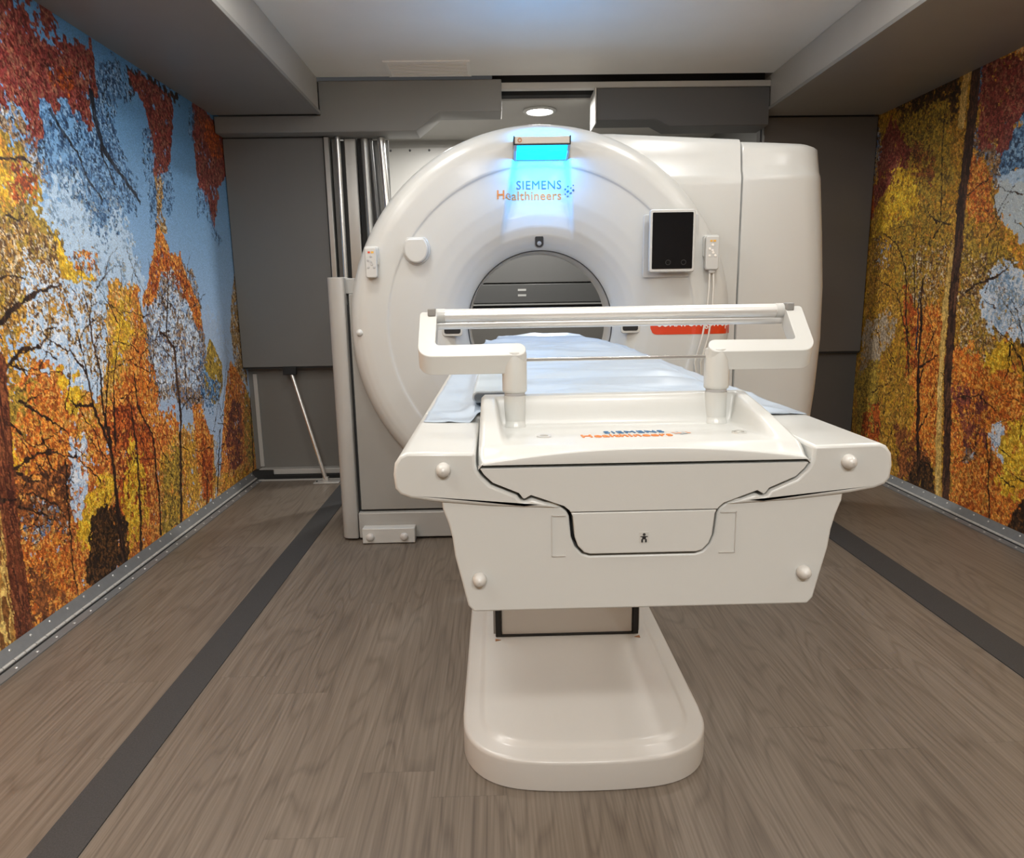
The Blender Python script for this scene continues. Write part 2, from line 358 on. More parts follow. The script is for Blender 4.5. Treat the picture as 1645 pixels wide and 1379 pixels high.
('l','bark',1.0,0.3,[(2.79,0.93),(2.73,0.98),(2.6,1.04),(2.55,1.11)]),
('l','bark',0.9,0.3,[(2.81,0.9),(2.78,1.05),(2.77,1.1)]),
('l','bark',1.6,0.5,[(2.82,0.76),(2.7,0.79),(2.67,0.82)]),
('l','bark',2.2,1.0,[(2.36,1.11),(2.43,1.16),(2.54,1.2),(2.65,1.23),(2.71,1.25)]),
('l','bark',1.4,0.5,[(2.33,0.95),(2.46,1.02),(2.55,1.02),(2.61,1.07),(2.66,1.09)]),
('l','bark',1.0,0.5,[(2.33,0.99),(2.42,0.96),(2.51,0.94)]),
('l','bark',1.0,0.4,[(2.39,0.85),(2.51,0.78),(2.61,0.71),(2.64,0.68)]),
('l','bark',0.8,0.4,[(2.32,0.8),(2.4,0.72),(2.45,0.67)]),
('l','bark',1.4,0.6,[(2.31,0.62),(2.38,0.64),(2.47,0.65),(2.55,0.63),(2.68,0.58)]),
('l','bark',1.2,0.5,[(2.34,0.61),(2.38,0.57),(2.48,0.55)]),
('l','bark',1.4,0.6,[(2.29,0.51),(2.4,0.45),(2.5,0.38)]),
('l','bark',0.9,0.5,[(2.37,0.53),(2.51,0.44),(2.55,0.38)]),
('l','bark',1.0,0.5,[(2.39,1.26),(2.44,1.27),(2.52,1.26)]),
('l','bark',1.0,0.5,[(2.46,1.65),(2.61,1.68),(2.68,1.68)]),
('l','bark',1.0,0.5,[(2.47,1.47),(2.52,1.46),(2.58,1.48)]),
('l','bark',1.6,1.2,[(3.24,0.06),(3.27,0.24),(3.27,0.43),(3.27,0.55),(3.17,0.71),(3.17,0.86)]),
('l','bark',2.0,1.2,[(3.05,0.04),(3.09,0.29),(3.11,0.44),(3.12,0.55),(3.11,0.72)]),
('l','bark',2.6,1.4,[(3.46,0.05),(3.52,0.37),(3.57,0.56),(3.59,0.81),(3.59,0.94),(3.52,1.01),(3.45,1.04)]),
('l','bark',1.0,0.6,[(3.58,0.62),(3.71,0.67),(3.82,0.63)]),
('l','bark',1.2,0.6,[(3.67,0.67),(3.69,0.8),(3.7,0.93)]),
('l','bark',1.2,0.6,[(3.52,1.01),(3.59,1.26),(3.6,1.38)]),
('l','bark',2.0,1.4,[(4.55,0.06),(4.58,0.33),(4.6,0.54)]),
('l','bark',1.6,1.0,[(3.94,0.08),(3.99,0.25),(4.06,0.43)]),
('l','bark',1.6,1.0,[(3.78,0.05),(3.83,0.22)]),
('l','dblue',2.4,1.6,[(2.8,1.89),(2.85,1.81),(2.93,1.72),(2.98,1.64),(3.06,1.58)]),
('l','darkbl',1.8,0.8,[(2.8,1.89),(2.87,1.81),(2.95,1.76),(2.99,1.67),(3.08,1.61)]),
('l','darkbl',3.8,2.0,[(3.09,2.03),(3.1,1.93),(3.13,1.83),(3.22,1.76),(3.34,1.69),(3.41,1.64)]),
('l','darkbl',1.6,0.8,[(3.1,1.93),(3.13,1.77),(3.2,1.68)]),
('l','yellbark',10.5,9,[(2.16,0.01),(2.17,0.18),(2.2,0.39),(2.24,0.63)]),
('l','redbark',8.5,6.5,[(2.25,0.07),(2.26,0.23),(2.27,0.45),(2.29,0.66),(2.31,0.83),(2.33,0.99)]),
]
MURAL_RIGHT=[
('f','autumngold',0.98,0.06,[(5.14,2.79),(3.15,2.15),(2.77,-0.13),(4.59,-0.94)]),
('f','dark',0.75,0.06,[(4.39,2.34),(4.03,2.32),(3.79,2.31),(3.74,2.13),(3.98,2.04),(4.13,1.9),(4.36,2.16)]),
('f','olive',0.8,0.06,[(4.37,2.2),(3.85,2.19),(3.77,1.71),(3.98,1.64),(4.23,1.92)]),
('f','brown',0.75,0.05,[(4.18,2.02),(3.97,1.94),(3.94,1.77),(4.15,1.84)]),
('f','red',0.93,0.05,[(4.43,2.23),(4.29,2.09),(4.18,1.98),(4.3,1.79),(4.45,1.78),(4.61,1.57),(4.67,1.77),(4.52,1.86),(4.52,2.09)]),
('f','specks',0.85,0.04,[(4.7,2.31),(4.57,2.24),(4.51,2.01),(4.56,1.85),(4.66,1.89)]),
('f','rust',0.85,0.04,[(4.67,1.85),(4.55,1.79),(4.55,1.64),(4.64,1.57)]),
('f','rust',0.7,0.05,[(4.4,1.75),(4.29,1.68),(4.22,1.58),(4.31,1.61)]),
('f','yellow',0.7,0.08,[(4.32,1.9),(4.13,1.9),(4.07,1.65),(4.27,1.57),(4.54,1.52),(4.43,1.7)]),
('f','olive',0.6,0.1,[(4.28,1.65),(3.76,1.61),(3.75,1.23),(4.21,1.17)]),
('f','brownsp',0.6,0.1,[(4.12,1.45),(3.78,1.43),(3.76,1.13),(4.07,1.13)]),
('f','grey',0.75,0.05,[(4.52,0.97),(4.36,1.05),(4.18,1.0),(4.26,0.82),(4.42,0.69),(4.57,0.63),(4.56,0.88)]),
('f','specks',0.4,0.05,[(4.49,1.52),(4.32,1.47),(4.33,1.28),(4.46,1.32)]),
('f','autumngold',0.9,0.05,[(4.36,0.81),(4.06,0.84),(3.93,0.18),(4.25,0.1)]),
('f','olive',0.9,0.05,[(4.65,0.62),(4.35,0.74),(4.25,0.15),(4.49,0.14)]),
('f','rust',0.7,0.05,[(4.45,0.4),(4.31,0.5),(4.22,0.11),(4.45,0.14)]),
('f','orange',0.95,0.06,[(4.05,1.06),(3.76,1.13),(3.67,0.39),(3.69,0.17),(3.89,0.34)]),
('f','rust',0.6,0.06,[(4.15,1.2),(4.02,1.16),(3.94,0.7),(4.03,0.62)]),
('f','brown',0.8,0.06,[(4.09,0.38),(3.83,0.35),(3.69,0.17),(4.03,0.04)]),
('f','dark',0.95,0.03,[(3.89,0.17),(3.75,0.21),(3.68,0.15),(3.67,0.03),(3.96,0.02)]),
('f','orange',0.95,0.08,[(3.66,0.86),(3.32,0.95),(3.08,0.68),(2.79,0.01),(3.53,-0.14)]),
('f','plum',0.6,0.08,[(3.61,0.67),(3.36,0.64),(3.28,0.4),(3.5,0.32)]),
('f','olive',0.9,0.08,[(3.69,1.51),(3.23,1.35),(3.21,1.24),(3.31,0.89),(3.59,0.87)]),
('f','brownsp',0.6,0.1,[(3.65,1.38),(3.25,1.27),(3.31,0.89),(3.61,0.87)]),
('f','orange',0.8,0.05,[(3.68,1.88),(3.59,1.83),(3.48,1.67),(3.42,1.51),(3.54,1.5),(3.68,1.6)]),
('f','specks',0.85,0.05,[(3.67,2.0),(3.52,1.88),(3.38,1.79),(3.34,1.67),(3.44,1.63),(3.55,1.8),(3.63,1.87)]),
('f','dblue',0.95,0.04,[(3.68,2.31),(3.6,2.24),(3.6,2.15),(3.64,2.09),(3.68,2.15)]),
('f','dblue',0.95,0.04,[(3.45,1.98),(3.11,1.94),(3.06,1.63),(3.4,1.66)]),
('f','red',0.95,0.04,[(3.63,2.31),(3.15,2.15),(3.1,1.89),(3.33,1.95),(3.38,1.93),(3.38,1.82),(3.42,1.77),(3.5,1.89),(3.54,1.85),(3.59,1.86),(3.63,2.05)]),
('f','cloud',0.97,0.04,[(3.42,1.69),(3.32,1.7),(3.07,1.68),(3.0,1.29),(3.25,1.38),(3.37,1.51),(3.43,1.57)]),
('f','gold',0.9,0.04,[(3.38,1.54),(3.28,1.44),(3.19,1.35),(3.06,1.21),(3.21,1.24),(3.31,1.36)]),
('f','white',0.85,0.05,[(3.42,1.28),(3.25,1.27),(2.98,1.16),(2.93,0.86),(3.19,0.9),(3.37,0.98),(3.46,1.1)]),
('f','twig',0.5,0.06,[(3.42,1.25),(3.17,1.21),(3.13,0.96),(3.33,1.01)]),
('f','yellow',0.9,0.05,[(3.36,0.9),(3.21,0.9),(3.18,0.81),(3.29,0.77),(3.41,0.82)]),
('f','white',0.85,0.04,[(3.29,0.46),(3.21,0.54),(3.16,0.42),(3.18,0.3),(3.22,0.32)]),
('f','specks',0.7,0.05,[(3.48,0.36),(3.39,0.38),(3.4,0.29),(3.49,0.29)]),
('f','yellow',0.85,0.06,[(3.2,0.42),(3.04,0.68),(2.95,0.53),(3.08,0.2),(3.2,0.2),(3.23,0.25)]),
('f','dark',0.9,0.05,[(3.09,0.14),(3.01,0.25),(2.81,0.14),(2.78,-0.05),(3.09,0.04)]),
('l','bark',1.2,0.8,[(3.21,0.0),(3.26,0.21),(3.31,0.46)]),
('l','bark',3.0,1.6,[(3.82,0.1),(3.89,0.52),(3.93,0.84),(3.94,1.06),(3.96,1.23)]),
('l','darkbl',1.6,1.2,[(3.96,0.84),(3.97,1.02),(3.97,1.16)]),
('l','bark',1.2,0.4,[(3.9,0.63),(3.85,0.85),(3.77,1.03)]),
('l','bark',1.2,0.4,[(3.86,0.35),(3.82,0.46),(3.73,0.53)]),
('l','bark',1.2,0.4,[(3.9,0.74),(3.79,0.8),(3.75,0.82)]),
('l','bark',1.3,0.6,[(4.01,0.69),(4.09,1.05),(4.13,1.31),(4.25,1.46),(4.44,1.55)]),
('l','bark',1.0,0.4,[(4.02,0.84),(4.21,1.17),(4.41,1.24)]),
('l','bark',1.0,0.4,[(4.0,1.06),(4.07,1.41),(4.07,1.48)]),
('l','bark',1.0,0.5,[(3.84,1.56),(3.89,1.89),(3.89,2.08),(3.88,2.2)]),
('l','bark',2.0,1.4,[(3.94,2.19),(3.85,2.19),(3.77,2.18)]),
('l','bark',0.8,0.4,[(3.89,1.47),(3.82,1.53),(3.77,1.56)]),
('l','bark',1.4,0.8,[(3.58,1.16),(3.48,1.21),(3.37,1.23),(3.29,1.27)]),
('l','bark',0.9,0.5,[(3.64,1.64),(3.58,1.68),(3.47,1.71)]),
('l','bark',0.9,0.5,[(3.55,0.61),(3.41,0.64),(3.27,0.59)]),
('l','bark',0.9,0.5,[(3.23,0.9),(3.17,0.78)]),
('l','bark',0.9,0.5,[(3.1,0.79),(3.2,0.9),(3.33,0.98)]),
('l','bark',0.9,0.5,[(3.14,0.9),(3.2,1.07),(3.25,1.13)]),
('l','bark',1.8,1.8,[(4.61,0.24),(4.67,0.75)]),
('l','palebark',5,4,[(3.63,0.04),(3.68,0.38),(3.71,0.72),(3.73,1.06),(3.72,1.39)]),
('l','palebark',5,5,[(3.75,2.02),(3.75,2.17),(3.74,2.3)]),
('l','brownbark',6,7.5,[(3.57,0.06),(3.61,0.4),(3.65,0.73),(3.67,1.06),(3.68,1.45),(3.68,1.73),(3.67,2.0),(3.68,2.29)]),
]

FILL_LEFT=[('f','gold',.97,.2,[(-1.7,-.1),(2.15,-.1),(2.3,.5),(2.25,1.2),(2.4,1.6),(2.5,1.9),(2.0,2.4),(-1.7,2.4)]),
('f','orange',.9,.3,[(-1.7,-.1),(2.1,-.1),(2.1,.8),(1.2,1.1),(.2,.7),(-1.7,.9)]),
('f','red',.9,.2,[(.6,2.4),(2.9,2.4),(2.6,1.95),(2.2,1.6),(1.4,1.9),(.8,2.0)]),
('f','olive',.7,.3,[(-1.5,1.0),(0,1.2),(.4,2.0),(-1.0,2.2)])]

PAL = {
 'red': [(104, 42, 38), (128, 54, 50), (146, 74, 62), (84, 34, 28), (150, 96, 74), (118, 46, 44)],
 'rust': [(176, 84, 36), (150, 66, 30), (200, 104, 44), (120, 50, 28), (96, 46, 30)],
 'plum': [(120, 62, 56), (96, 50, 50), (150, 84, 60)],
 'dblue': [(40, 62, 92), (56, 86, 124), (92, 134, 176), (136, 174, 208), (70, 108, 150), (34, 44, 58)],
 'darkbl': [(38, 46, 60), (30, 34, 42), (60, 72, 90)],
 'gold': [(206, 150, 52), (228, 178, 62), (168, 124, 50), (150, 104, 46), (216, 140, 60), (222, 186, 120)],
 'autumngold': [(172, 130, 44), (196, 152, 46), (140, 106, 42), (182, 122, 46), (116, 86, 38), (206, 160, 70)],
 'brownbark': [(84, 56, 42), (66, 46, 38), (50, 36, 30), (98, 66, 48)],
 'orange': [(208, 118, 44), (186, 92, 38), (226, 150, 62), (146, 72, 34), (222, 164, 80), (196, 104, 40)],
 'brown': [(130, 76, 42), (98, 58, 38), (166, 100, 54), (72, 46, 34)],
 'dark': [(58, 42, 30), (34, 26, 22), (98, 66, 38), (44, 32, 26)],
 'yellow': [(228, 180, 44), (238, 200, 72), (208, 156, 42), (190, 150, 40)],
 'white': [(196, 212, 230), (222, 230, 240), (150, 182, 214), (206, 216, 226)],
 'specks': [(196, 204, 212), (126, 100, 74), (70, 56, 50), (166, 146, 120), (104, 130, 168), (150, 110, 70)],
 'brownsp': [(150, 112, 60), (190, 150, 80), (110, 80, 50), (206, 190, 160), (88, 62, 44), (176, 130, 60)],
 'olive': [(152, 126, 50), (120, 98, 46), (178, 150, 64), (186, 148, 52), (96, 74, 42)],
 'twig': [(130, 160, 190), (150, 176, 204), (110, 136, 160), (170, 170, 160)],
 'cloud': [(186, 208, 228), (200, 218, 234), (176, 200, 224)],
 'paleblue': [(160, 180, 204), (150, 172, 200), (176, 188, 206)],
 'grey': [(160, 144, 124), (176, 160, 140), (150, 130, 100)],
 'bark': [(52, 36, 28), (38, 27, 24), (74, 50, 36)],
 'redbark': [(116, 62, 40), (92, 48, 34), (134, 78, 50), (76, 40, 32)],
 'yellbark': [(206, 160, 84), (176, 128, 62), (226, 190, 110), (128, 84, 44)],
 'palebark': [(204, 170, 96), (186, 150, 80), (214, 184, 116)],
}
def vnoise(y, z, cell, seed, cz=None):
    rng = np.random.RandomState(seed)
    cz = cz or cell
    T = rng.rand(512, 512)
    u = y/cell; v = z/cz
    iu = np.floor(u).astype(int); iv = np.floor(v).astype(int); fu = u-iu; fv = v-iv
    fu = fu*fu*(3-2*fu); fv = fv*fv*(3-2*fv)
    g = lambda a, b: T[a % 512, b % 512]
    return (g(iu, iv)*(1-fu)+g(iu+1, iv)*fu)*(1-fv)+(g(iu, iv+1)*(1-fu)+g(iu+1, iv+1)*fu)*fv
def cellrand(y, z, cell, seed, cz=None):
    rng = np.random.RandomState(seed); cz = cz or cell
    T = rng.rand(512, 512)
    jy = (vnoise(y, z, cell*.8, seed+5)-.5)*cell*1.6; jz = (vnoise(y, z, cell*.8, seed+6)-.5)*cz*1.6
    return T[np.floor((y+jy)/cell).astype(int) % 512, np.floor((z+jz)/cz).astype(int) % 512]
def inside(y, z, poly):
    r = np.zeros(y.shape, bool); n = len(poly)
    for i in range(n):
        y1, z1 = poly[i]; y2, z2 = poly[(i+1) % n]
        if z1 == z2: continue
        c = ((z1 > z) != (z2 > z)) & (y < (y2-y1)*(z-z1)/(z2-z1)+y1)
        r ^= c
    return r
def paint(Y, Z, feats, seed, base, lin_gain=1.0):
    H = {}
    wy = [(vnoise(Y, Z, .16, seed+1)-.5)*1.1+(vnoise(Y, Z, .05, seed+2)-.5)*.8+(vnoise(Y, Z, .016, seed+3)-.5)*.8,
          (vnoise(Y, Z, .16, seed+11)-.5)*1.1+(vnoise(Y, Z, .05, seed+12)-.5)*.9+(vnoise(Y, Z, .018, seed+13)-.5)*1.2]
    def pal(name, sd, cell=.011):
        c = np.array(PAL[name], float); n = len(c)
        q = np.clip(cellrand(Y, Z, cell, seed+sd, cell*1.35)*.75+vnoise(Y, Z, .07, seed+sd+3)*.5-.12, 0, .9999)
        # order palettes so that slow noise drifts through neighbouring tones
        return c[(q*n).astype(int)]
    if base == 'sky':
        t = np.clip((Z-.9)/1.3, 0, 1)[..., None]
        col = np.array((168, 192, 222.))*(1-t)+np.array((94, 150, 200.))*t
        d = np.clip((Y-2.9)/1.6, 0, 1)[..., None]*.10
        col = col*(1-d*t)
    else:
        col = pal(base, 40)
    fine = cellrand(Y, Z, .008, seed+77, .011)
    for k, f in enumerate(feats):
        if f[0] == 'f':
            _, p, cov, w, poly = f
            ys = [q[0] for q in poly]; zs = [q[1] for q in poly]
            bb = (Y > min(ys)-w) & (Y < max(ys)+w) & (Z > min(zs)-w) & (Z < max(zs)+w)
            if not bb.any(): continue
            idx = np.nonzero(bb)
            yy = Y[idx]; zz = Z[idx]
            m = inside(yy+wy[0][idx]*w, zz+wy[1][idx]*w, poly)
            thr = cellrand(yy, zz, .012, seed+100+k, .016)*.6+vnoise(yy, zz, .04, seed+200+k)*.4
            if cov < 1: m &= (thr-.5)*1.25+.5 < cov
            c = np.array(PAL[p], float); n = len(c)
            q = np.clip(cellrand(yy, zz, .0085, seed+300+k, .0115)*.8+(vnoise(yy, zz, .08, seed+400+k)-.5)*.5+.1, 0, .9999)
            cc = c[(q*n).astype(int)]
            if p in ('cloud', 'paleblue'):
                cc = c[0]*.6+cc*.4
                a = .85
            else: a = .97
            sub = col[idx]; sub[m] = sub[m]*(1-a)+cc[m]*a; col[idx] = sub
        else:
            _, p, w0, w1, path = f
            c = np.array(PAL[p], float); n = len(c)
            for i in range(len(path)-1):
                (ya, za), (yb, zb) = path[i], path[i+1]
                nseg = len(path)-1
                wa = (w0+(w1-w0)*i/nseg)*.005; wb = (w0+(w1-w0)*(i+1)/nseg)*.005
                pad = max(wa, wb)+.02
                bb = (Y > min(ya, yb)-pad) & (Y < max(ya, yb)+pad) & (Z > min(za, zb)-pad) & (Z < max(za, zb)+pad)
                idx = np.nonzero(bb)
                if len(idx[0]) == 0: continue
                yy = Y[idx]+wy[0][idx]*.012; zz = Z[idx]+wy[1][idx]*.012
                dy, dz = yb-ya, zb-za; L2 = dy*dy+dz*dz+1e-9
                t = np.clip(((yy-ya)*dy+(zz-za)*dz)/L2, 0, 1)
                dist = np.hypot(yy-ya-t*dy, zz-za-t*dz)
                m = dist < wa+(wb-wa)*t
                q = np.clip(vnoise(yy, zz, .008, seed+500+k, .09)*1.2-.1, 0, .9999)
                cc = c[(q*n).astype(int)]
                sub = col[idx]; sub[m] = cc[m]; col[idx] = sub
    g = (.74+.46*fine)[..., None]
    sky = (col[..., 2] > col[..., 0]+12)[..., None]
    col = np.where(sky, col*(.97+.05*fine[..., None]), col*g)
    # twigs: thin random dark curves over the foliage of the lower half
    s = np.clip(col/255., 0, 1)
    return np.where(s <= .04045, s/12.92, ((s+.055)/1.055)**2.4)*lin_gain
def twigs(seed, n, yr, zr):
    rnd = random.Random(seed); out = []
    for _ in range(n):
        y = rnd.uniform(*yr); z = rnd.uniform(*zr)
        if seed == 3 and y > 3.85: z = z*.45
        a = rnd.uniform(.15, PI-.15); w = rnd.uniform(.35, .8)
        path = [(y, z)]
        for _k in range(rnd.randint(3, 6)):
            a += rnd.uniform(-.35, .35); y += math.cos(a)*.05; z += math.sin(a)*.05; path.append((y, z))
        out.append(('l', 'bark', w, w*.4, path))
    return out
def mural_wall(name, x, ysamp, zsamp, feats, seed, base, flip, gain, m):
    ny, nz = len(ysamp), len(zsamp)
    Y, Z = np.meshgrid(ysamp, zsamp)
    col = paint(Y, Z, feats, seed, base, gain)
    me = bpy.data.meshes.new(name)
    co_ = np.empty((nz, ny, 3)); co_[..., 0] = x; co_[..., 1] = Y; co_[..., 2] = Z
    me.vertices.add(ny*nz); me.vertices.foreach_set('co', co_.reshape(-1))
    i = np.arange(ny*nz).reshape(nz, ny)
    q = np.stack([i[:-1, :-1], i[:-1, 1:], i[1:, 1:], i[1:, :-1]], -1).reshape(-1, 4)
    if flip: q = q[:, ::-1]
    nf = len(q)
    me.loops.add(nf*4); me.loops.foreach_set('vertex_index', q.reshape(-1).astype(np.int32))
    me.polygons.add(nf); me.polygons.foreach_set('loop_start', (np.arange(nf)*4).astype(np.int32))
    me.polygons.foreach_set('loop_total', np.full(nf, 4, np.int32))
    me.update(calc_edges=True)
    ca = me.color_attributes.new('print', 'FLOAT_COLOR', 'POINT')
    rgba = np.ones((ny*nz, 4), np.float32); rgba[:, :3] = col.reshape(-1, 3)
    ca.data.foreach_set('color', rgba.reshape(-1))
    me.materials.append(m)
    o = bpy.data.objects.new(name, me); C.objects.link(o)
    return struct(o)
def muralmat():
    m = bpy.data.materials.new('autumn_print'); m.use_nodes = True
    nt = m.node_tree; N = nt.nodes; L = nt.links; b = N['Principled BSDF']
    at_ = N.new('ShaderNodeAttribute'); at_.attribute_name = 'print'
    tc = N.new('ShaderNodeTexCoord')
    nz = N.new('ShaderNodeTexNoise'); nz.inputs['Scale'].default_value = 170; nz.inputs['Detail'].default_value = 2
    L.new(tc.outputs['Object'], nz.inputs['Vector'])
    mr = N.new('ShaderNodeMapRange'); mr.inputs['From Min'].default_value = .3; mr.inputs['From Max'].default_value = .7
    mr.inputs['To Min'].default_value = .78; mr.inputs['To Max'].default_value = 1.22
    L.new(nz.outputs['Fac'], mr.inputs['Value'])
    sc = N.new('ShaderNodeVectorMath'); sc.operation = 'SCALE'
    L.new(at_.outputs['Color'], sc.inputs[0]); L.new(mr.outputs[0], sc.inputs['Scale'])
    L.new(sc.outputs[0], b.inputs['Base Color'])
    b.inputs['Roughness'].default_value = .38; b.inputs['Specular IOR Level'].default_value = .35
    return m
mm = muralmat()
zs = np.arange(0, 2.281, .004)
ysL = np.concatenate([np.arange(-1.6, 1.9, .03), np.arange(1.9, 4.62, .004)])
tw = twigs(3, 150, (2.1, 4.5), (.15, 1.25))
mural_wall('wall_left', XL, ysL, zs, FILL_LEFT+MURAL_LEFT+tw, 20, 'sky', True, 1.15, mm)
ysR = np.concatenate([np.arange(-1.6, 2.6, .03), np.arange(2.6, 4.62, .005)])
mural_wall('wall_right', XR, ysR, zs, MURAL_RIGHT+twigs(9, 90, (2.9, 4.5), (.15, 1.6)), 60, 'gold', False, 1.0, mm)
# ------------------------------------------------------------------ room shell
struct(box('ceiling', -1.04, 1.68, -1.6, 4.38, 2.46, 2.56, ceilmat, bevel=.004))
# ceiling seams and grille
# soffits over the slide-outs
struct(box('trim_3', XL-.06, -1.04, -1.6, 4.385, 2.26, 2.62, soffitgrey, bevel=.004))
struct(box('trim_4', 1.68, XR+.06, -1.6, 4.55, 2.26, 2.62, soffitgrey, bevel=.004))
for i, (xa, xb, y1) in enumerate(((-1.040, -1.030, 4.38), (1.670, 1.680, 4.5))):
    struct(box('trim_%d' % (5+i), xa, xb, -1.6, y1, 2.275, 2.459, lightmetal, bevel=.002))
    s = -1 if i == 0 else 1
    struct(box('trim_%d' % (7+i), xa-.012 if i else xa, xb if i else xb+.012, -1.6, y1, 2.256, 2.275, soffitgrey, bevel=.002))
# walls
struct(box('wall_rear', XL-.06, XR+.06, -1.66, -1.6, 0, 2.6, panelgrey))
struct(box('wall_back', -1.1, 1.74, 5.7, 5.76, 0, 2.5, mat('rear_wall', (.42, .41, .38), rough=.5, bump=.04, bscale=300)))
struct(box('ceiling_back', -1.1, 1.74, 4.6, 5.76, 2.38, 2.44, mat('rear_ceiling', (.45, .44, .41), rough=.5)))
struct(box('trim_9', .0, 1.74, 4.53, 4.6, 2.39, 2.62, darkgap))  # black box paints the shade of the open cavity above the beam
struct(box('trim_10', .045, 1.70, 4.40, 4.45, 2.392, 2.428, mat('beam_grey', (.5, .49, .46), rough=.5), bevel=.003))
struct(box('wall_back_left_side', -1.10, -1.04, 4.62, 5.7, 0, 2.5, panelgrey))
struct(box('wall_back_right_side', 1.70, 1.76, 4.68, 5.7, 0, 2.5, panelgrey))
struct(box('wall_back_left', XL-.06, -1.04, 4.6, 4.66, 0, 2.5, mat('slide_wall', (.17, .165, .15), rough=.45)))
struct(box('wall_back_right', 1.70, XR+.06, 4.62, 4.68, 0, 2.5, mat('slide_wall2', (.10, .095, .09), rough=.5)))
# end panels of the two slide-outs
p = thing('slide_out_panel', 'tall grey flat panel hanging on the end wall beside the blue-sky mural', 'wall panel', (-1.35, 4.5, .75))
box('panel_sheet', XL+.004, -1.045, 4.5, 4.55, .752, 2.155, panelgrey, p, bevel=.004)
box('bottom_edge', XL+.004, -1.045, 4.51, 4.598, .742, .751, darkgap, p)
box('mounting_frame', XL+.004, -1.045, 4.55, 4.598, .755, 2.155, darkgap, p)
p = thing('slide_out_panel', 'dark brownish grey flat panel between the scanner side and the right mural', 'wall panel', (2.0, 4.53, .78))
pr = mat('brown_grey_panel', (.125, .115, .105), rough=.5, var=.04)
box('panel_sheet', 1.705, XR-.006, 4.56, 4.60, .782, 2.255, pr, p, bevel=.004)
box('bottom_edge', 1.705, XR-.006, 4.57, 4.618, .772, .781, darkgap, p)
box('mounting_frame', 1.705, XR-.006, 4.60, 4.618, .785, 2.255, darkgap, p)
# low rail at foot of the left end wall
p = thing('floor_track', 'pale metal track running along the foot of the left end wall', 'track', (-1.35, 4.5, 0))
box('track_rail', -1.62, -1.05, 4.53, 4.598, .026, .062, lightmetal, p, bevel=.003)
box('track_gap', -1.62, -1.05, 4.50, 4.56, .001, .025, black, p)
box('track_lip', -1.60, -1.05, 4.452, 4.472, .001, .009, lightmetal, p, bevel=.001)
prism('corner_wedge', [(-1.65, 4.49), (-1.52, 4.505), (-1.52, 4.525), (-1.65, 4.56)], 'z', .002, .06, black, p)
box('wall_frame', -1.625, -1.60, 4.585, 4.598, .07, .70, lightmetal, p)
# strut
p = thing('support_strut', 'thin slanted silver support strut between grey panel and floor, left of scanner', 'strut', (-1.14, 4.4, 0))
tube('tube', [(-1.352, 4.505, .74), (-1.147, 4.41, .02)], .0135, steel, p)
box('upper_bracket', -1.395, -1.31, 4.485, 4.515, .70, .752, black, p, bevel=.004)
box('foot_plate', -1.215, -1.05, 4.35, 4.43, .001, .008, lightmetal, p, bevel=.002)
box('foot_lug', -1.165, -1.128, 4.40, 4.43, .008, .032, steel, p, bevel=.002)
lathe('foot_bolt', [(.0005, .005), (.006, .005), (.007, 0)], (-1.20, 4.39, .008), 'z', black, p, n=12)

# ducts
d = prism('duct_cover', [(XL+.004, 2.16), (-.46, 2.16), (-.32, 2.267), (.055, 2.267), (.055, 2.446), (-1.03, 2.446), (-1.03, 2.256), (XL+.004, 2.256)], 'y', 4.39, 4.595, ductgrey, None, bevel=.006, loc=(-.8, 4.5, 2.16))
tag(d, 'grey boxed duct cover with stepped underside at the ceiling, left half', 'duct cover')
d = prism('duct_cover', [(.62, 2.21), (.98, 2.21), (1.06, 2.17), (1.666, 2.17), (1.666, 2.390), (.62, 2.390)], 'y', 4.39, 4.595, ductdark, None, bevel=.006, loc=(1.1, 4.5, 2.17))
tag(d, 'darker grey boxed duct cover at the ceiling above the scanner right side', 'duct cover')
box('lit_end_paint', .612, .6195, 4.385, 4.6, 2.19, 2.39, mat('lit_end_paint', (.62, .61, .57), rough=.4), d)  # pale plate paints the duct end as lit by the downlight

# vent grilles in ceiling
def grille(x0, x1, y0, y1, label):
    g = thing('ceiling_vent', label, 'vent', ((x0+x1)/2, (y0+y1)/2, 2.46))
    v = merge([boxv(x0, x1, y0, y0+.02, 2.452, 2.4595), boxv(x0, x1, y1-.02, y1, 2.452, 2.4595), boxv(x0, x0+.02, y0+.02, y1-.02, 2.452, 2.4595), boxv(x1-.02, x1, y0+.02, y1-.02, 2.452, 2.4595)])
    obj('frame', *v, ceilmat, g)
    n = 9; L_ = []
    for k in range(n):
        yy = y0+.025+(y1-y0-.05)*k/(n-1); L_.append(boxv(x0+.02, x1-.02, yy-.003, yy+.003, 2.450, 2.4585))
    obj('louvre', *merge(L_), ceilmat, g)
grille(-.60, -.12, 4.10, 4.36, 'louvred white ceiling vent just in front of the left duct cover')

# recessed downlight
p = thing('ceiling_light', 'round lit recessed downlight in the ceiling above the scanner', 'downlight', (.31, 4.84, 2.38))
lathe('trim_ring', [(.085, 0), (.110, 0), (.112, -.004), (.106, -.010), (.088, -.012), (.084, -.004)], (.31, 4.84, 2.379), 'z', white2, p)
lathe('lens', [(.0005, -.010), (.05, -.009), (.084, -.004)], (.31, 4.84, 2.379), 'z', lampmat, p)

# rear wall bolts
bp = thing('bolted_wall_plate', 'pale grey bolted plate on the wall behind the scanner, upper left', 'wall plate', (-.3, 5.69, 1.2))
box('plate', -.83, .0, 5.685, 5.698, 1.3, 2.33, mat('plate_grey', (.45, .44, .41), rough=.42, bump=.03), bp, bevel=.002)
b0 = lathe('bolt', [(.0005, -.004), (.007, -.003), (.009, 0)], (-.80, 5.684, 2.31), 'y', ductdark, bp, n=12)
for k in range(1, 6):
    c = b0.copy(); C.objects.link(c); c.parent = bp; c.location = b0.location+Vector((.15*k, 0, 0))

